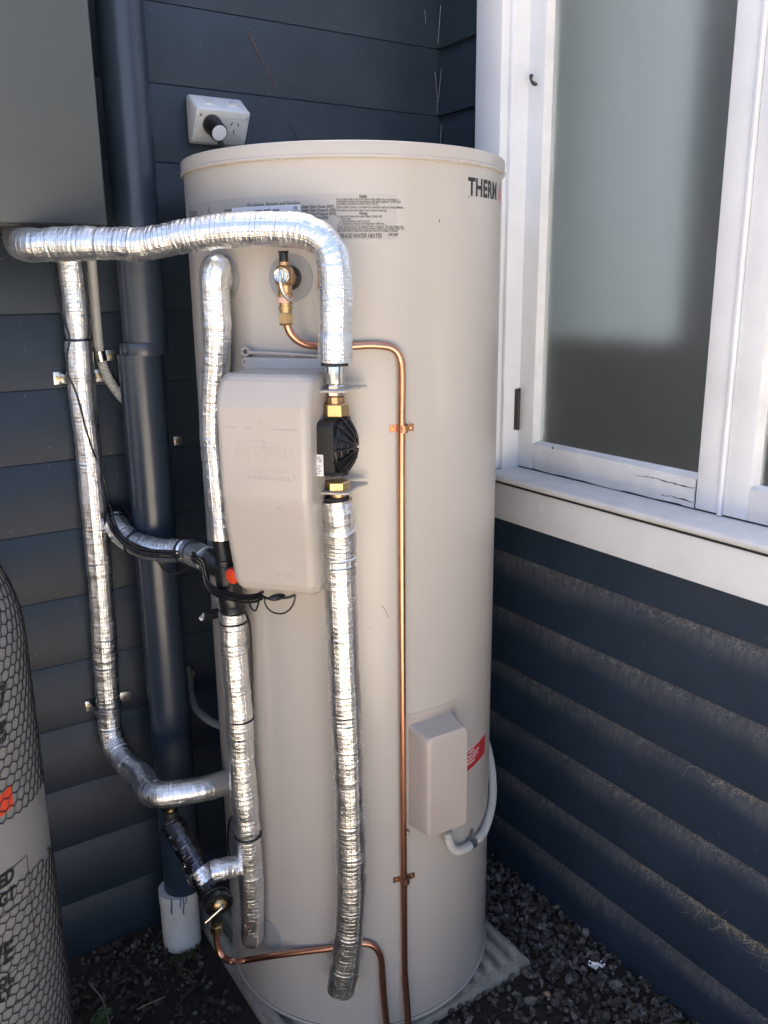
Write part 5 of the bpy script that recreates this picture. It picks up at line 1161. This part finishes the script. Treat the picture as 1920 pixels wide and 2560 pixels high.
tube('cable_run', [(-0.8308, -0.5128, 1.0155), (-0.8143, -0.4955, 0.9797), (-0.8093, -0.4919, 0.9652), (-0.8046, -0.4823, 0.8942), (-0.8059, -0.4789, 0.8251), (-0.8063, -0.4777, 0.7901), (-0.811, -0.4823, 0.7586), (-0.8132, -0.4763, 0.7302)], .0022, M['black'], cd, .006, 8)
ce = thing('cable', 'short black cable loop against the grey disc left of the tied foil pipe', 'cable', (-0.8225, -0.3524, 0.4127))
tube('cable_run', [(-0.8218, -0.4078, 0.5038), (-0.8221, -0.384, 0.4925), (-0.8206, -0.3582, 0.4695), (-0.8173, -0.3346, 0.4346), (-0.8128, -0.3152, 0.3867), (-0.816, -0.3239, 0.3622), (-0.8286, -0.3725, 0.3768)], .002, M['black'], ce, .005, 8)
# ------------------------------------------------------------------ small finds
bw = thing('cocoon', 'small dark curled cocoon stuck beside the window stile', 'cocoon', (0.02, -0.3272, 2.0352))
tube('cocoon_case', [(0.02, -0.3241, 2.0466), (0.018, -0.324, 2.0389), (0.018, -0.3283, 2.0307), (0.018, -0.3365, 2.0251), (0.02, -0.3422, 2.0234)], .004, M['grub'], bw, .0015, 10, rfun=lambda s, L: .0034 + .0016 * np.sin(s / L * 9 + 1.2) * .6)
pp = MB(); g7 = np.random.default_rng(21); cpt = np.array((-0.0903, -0.7675, 0.022))
nn = 9; rg = []
for i in range(nn):
    for j in range(nn):
        x_ = (i - 4) / 4 * .021; y_ = (j - 4) / 4 * .012 * (1 + .4 * math.sin(i)); rg.append(cpt + np.array([x_ * .8 + y_ * .5, y_ - x_ * .55, .004 * vnoise(np.array([i * .8, j * .8, 0]), 6) + .003]))
fcs = [(i * nn + j, (i + 1) * nn + j, (i + 1) * nn + j + 1, i * nn + j + 1) for i in range(nn - 1) for j in range(nn - 1) if abs(i - 3.5) + abs(j - 3.5) < 4.6 + g7.normal(0, .8)]
pp.add(rg, fcs); tag(obj('paper_scrap', pp, M['paper']), 'torn white scrap lying on gravel near the right wall', 'scrap')
v_, f_ = protos[3]; cpt = np.array((-0.2387, -0.7572, 0.014))
mb = MB(); mb.add(v_ * .0135 + cpt, f_); tag(obj('stone', mb, mat('orange_stone', (.30, .19, .12), .8, var=.25, vscale=120), smooth=False), 'single orange-brown stone among the grey gravel in front of the slab', 'stone')
# weed, twig, moss and dead leaves at lower left
we = thing('weed', 'small green ferny weed growing in the gravel at the bottom left', 'plant', (-1.133, -0.2563, 0.0))
lf = MB(); g8 = np.random.default_rng(9); wc_ = np.array((-1.1397, -0.2582, 0.0))
for s_ in range(9):
    a_ = g8.uniform(-2.9, .9); L_ = g8.uniform(.03, .055); d_ = np.array([math.cos(a_), math.sin(a_), 0]); p0_ = wc_ + np.array([0, 0, .006]); nrm = np.array([-d_[1], d_[0], 0])
    for k in range(9):
        q_ = (k + 1) / 9; c_ = p0_ + d_ * L_ * q_ + np.array([0, 0, .04 * q_ - .018 * q_ * q_])
        for sg in (-1, 1):
            w_ = .013 * (1 - q_ * .7); t_ = c_ + nrm * sg * w_ + d_ * .008 + np.array([0, 0, g8.uniform(-.002, .004)]); m_ = (c_ + t_) / 2
            lf.add([c_, m_ + d_ * .0028 + np.array([0, 0, .001]), t_, m_ - d_ * .0028], [(0, 1, 2, 3)])
wl = obj('leaves', lf, M['leaf'], we, smooth=False)
tw = thing('twig', 'thin dry bent twig standing beside the weed', 'twig', (-1.098, -0.2668, 0.0))
tube('stem', [(-1.1024, -0.2855, 0.002), (-1.0992, -0.2584, 0.01), (-1.0972, -0.2294, 0.02), (-1.1006, -0.2056, 0.028), (-1.1096, -0.1659, 0.03)], .0017, M['twig'], tw, .004, 7)
tw2 = thing('twig', 'straight dry twig lying on the gravel left of the slab', 'twig', (-1.0135, -0.2765, 0.016))
tube('stem', [(-1.0396, -0.2778, 0.016), (-1.0097, -0.2799, 0.019), (-0.9749, -0.2789, 0.017)], .0014, M['twig'], tw2, .004, 7)
mo = MB(); mc = np.array((-0.8952, -0.1808, 0.006))
for _ in range(260):
    x_, y_ = g8.normal(0, .016), g8.normal(0, .009); c_ = mc + np.array([x_, y_, g8.uniform(0, .008)]); a_ = g8.uniform(0, 6.28); s_ = g8.uniform(.002, .0045)
    lf_ = [c_ + s_ * np.array([math.cos(a_ + q_), math.sin(a_ + q_), g8.uniform(-.4, .8)]) for q_ in (0, 2.1, 4.2)]; mo.add(lf_, [(0, 1, 2)])
tag(obj('moss', mo, M['moss'], smooth=False), 'patch of yellow-green moss at the foot of the downpipe', None, None, 'stuff')
dl = MB()
for _ in range(520):
    if g8.random() < .55: x_, y_ = g8.uniform(-1.35, -.85), g8.uniform(-.42, -.03)
    else: x_, y_ = g8.uniform(-.20, -.01), g8.uniform(-1.3, -.1)
    s_ = g8.uniform(.006, .015); a_ = g8.uniform(0, 6.28); d_ = np.array([math.cos(a_), math.sin(a_), g8.uniform(-.3, .5)]); n_ = np.array([-d_[1], d_[0], g8.uniform(-.3, .3)]); c_ = np.array([x_, y_, g8.uniform(.008, .02)])
    dl.add([c_ - d_ * s_, c_ + n_ * s_ * .45 + np.array([0, 0, .003]), c_ + d_ * s_, c_ - n_ * s_ * .45 + np.array([0, 0, .003])], [(0, 1, 2), (0, 2, 3)])
tag(obj('leaf_litter', dl, M['leaf_dry'], smooth=False), 'dark dead leaves and bark scattered over the gravel', None, None, 'stuff')

# cobwebs and lodged fibres under the laps of the right wall, thickest towards the near end
web = MB(); straw = MB(); g9 = np.random.default_rng(31)
def fibre(mb, p, L_, r_, spread):
    d_ = np.array([-g9.uniform(0, .25), g9.normal(0, spread), -g9.uniform(-.1, 1.0)]); d_ /= np.linalg.norm(d_)
    q1 = p + d_ * L_ * .35 + g9.normal(0, L_ * .16, 3); q2 = p + d_ * L_ * .7 + g9.normal(0, L_ * .22, 3); q3 = p + d_ * L_ + g9.normal(0, L_ * .25, 3)
    v = []; e_ = np.array([0, .7, .7]) * r_; h_ = np.array([-1., 0, 0]) * r_
    for q in (p, q1, q2, q3):
        q[0] = np.clip(q[0], -.030, -.0085 if q[2] > p[2] else -.0205 + max(0, (q[2] - p[2] + .041)) * .25); v += [q - e_, q + e_, q + h_]
    mb.add(v, [f_ for k_ in (0, 3, 6) for f_ in ((k_, k_ + 1, k_ + 4, k_ + 3), (k_ + 1, k_ + 2, k_ + 5, k_ + 4), (k_ + 2, k_, k_ + 3, k_ + 5))])
for k in range(1, 7):
    zl = k * LAP - .002
    for _ in range(900):
        y = -g9.beta(2.0, 1.3) * 1.35 - .02; dens = .25 + .75 * max(0, vnoise(np.array([y * 9, k * 3.1, 0.]), 17) + .25)
        if g9.random() > dens: continue
        fibre(web, np.array([-.0135, y, zl - g9.gamma(1.4, .010)]), g9.gamma(2, .0042), .00012, 1.0)
for (u_, v_), zl, n_, w_ in (((1808, 2135), 2 * LAP, 230, .05), ((1630, 2030), 2 * LAP, 60, .02), ((1900, 2210), 2 * LAP, 110, .035), ((1600, 1850), 3 * LAP, 40, .04), ((1850, 1800), 4 * LAP, 60, .04), ((1760, 1950), 3 * LAP, 40, .03)):
    zl -= .002
    y0 = {0: 0}.get(1, None)
    d_ = 0
    from_y = YTAB.get((u_, v_)) if False else None
    yc = {(1808, 2135): -1.0176, (1630, 2030): -0.8353, (1900, 2210): -1.1032, (1600, 1850): -0.7885, (1850, 1800): -1.0237, (1760, 1950): -0.9573}[(u_, v_)]
    for _ in range(int(n_ * .6)): fibre(straw, np.array([-.0165, yc + g9.normal(0, w_), zl - g9.uniform(0, .01)]), g9.gamma(2, .0065), .00018, .9)
tag(obj('cobwebs', web, M['web'], smooth=False), 'fine grey cobwebs hanging under the laps of the right wall', None, None, 'stuff')
tag(obj('dry_fibres', straw, M['web_straw'], smooth=False), 'tufts of straw-coloured fibres caught under the laps of the right wall', None, None, 'stuff')
# single threads in the corner
th_ = MB()
for P_ in ([(-.030, -.024, 2.105), (-.0215, -.0235, 2.045)], [(-.022, -.040, 2.11), (-.021, -.026, 2.035)], [(-.0225, -.024, 2.04), (-.0215, -.023, 2.01)], [(-.021, -.034, 2.25), (-.021, -.024, 2.17)], [(-.021, -.04, 1.98), (-.021, -.028, 1.84)], [(-.06, -.022, 2.24), (-.057, -.022, 2.21)]):
    A_, s_ = cr(P_, .02); tube_into(th_, A_, s_, .0004, 4)
tag(obj('spider_threads', th_, M['web'], smooth=False), 'single spider threads strung in the corner between the walls', None, None, 'stuff')
# rusty streak on the back wall
st = MB()
P_, s_ = cr([(-0.5343, -0.0208, 2.1274), (-0.5221, -0.0208, 2.1069), (-0.5079, -0.0208, 2.083), (-0.4945, -0.0208, 2.0588), (-0.4845, -0.0208, 2.0412), (-0.4716, -0.0208, 2.0203)], .006)
tube_into(st, P_, s_, .0009 + .0009 * np.abs(np.sin(s_ * 90)) * np.linspace(1, .3, len(s_)), 6)
P_, s_ = cr([(-0.4423, -0.0208, 1.9529), (-0.4209, -0.0208, 1.9205)], .006); tube_into(st, P_, s_, .0007, 6)
obj('rust_streak', st, M['scratch'], wb)
for o in list(C.objects):
    if o.type == 'MESH' and o.parent is None and 'kind' not in o and 'category' not in o: print('untagged', o.name)
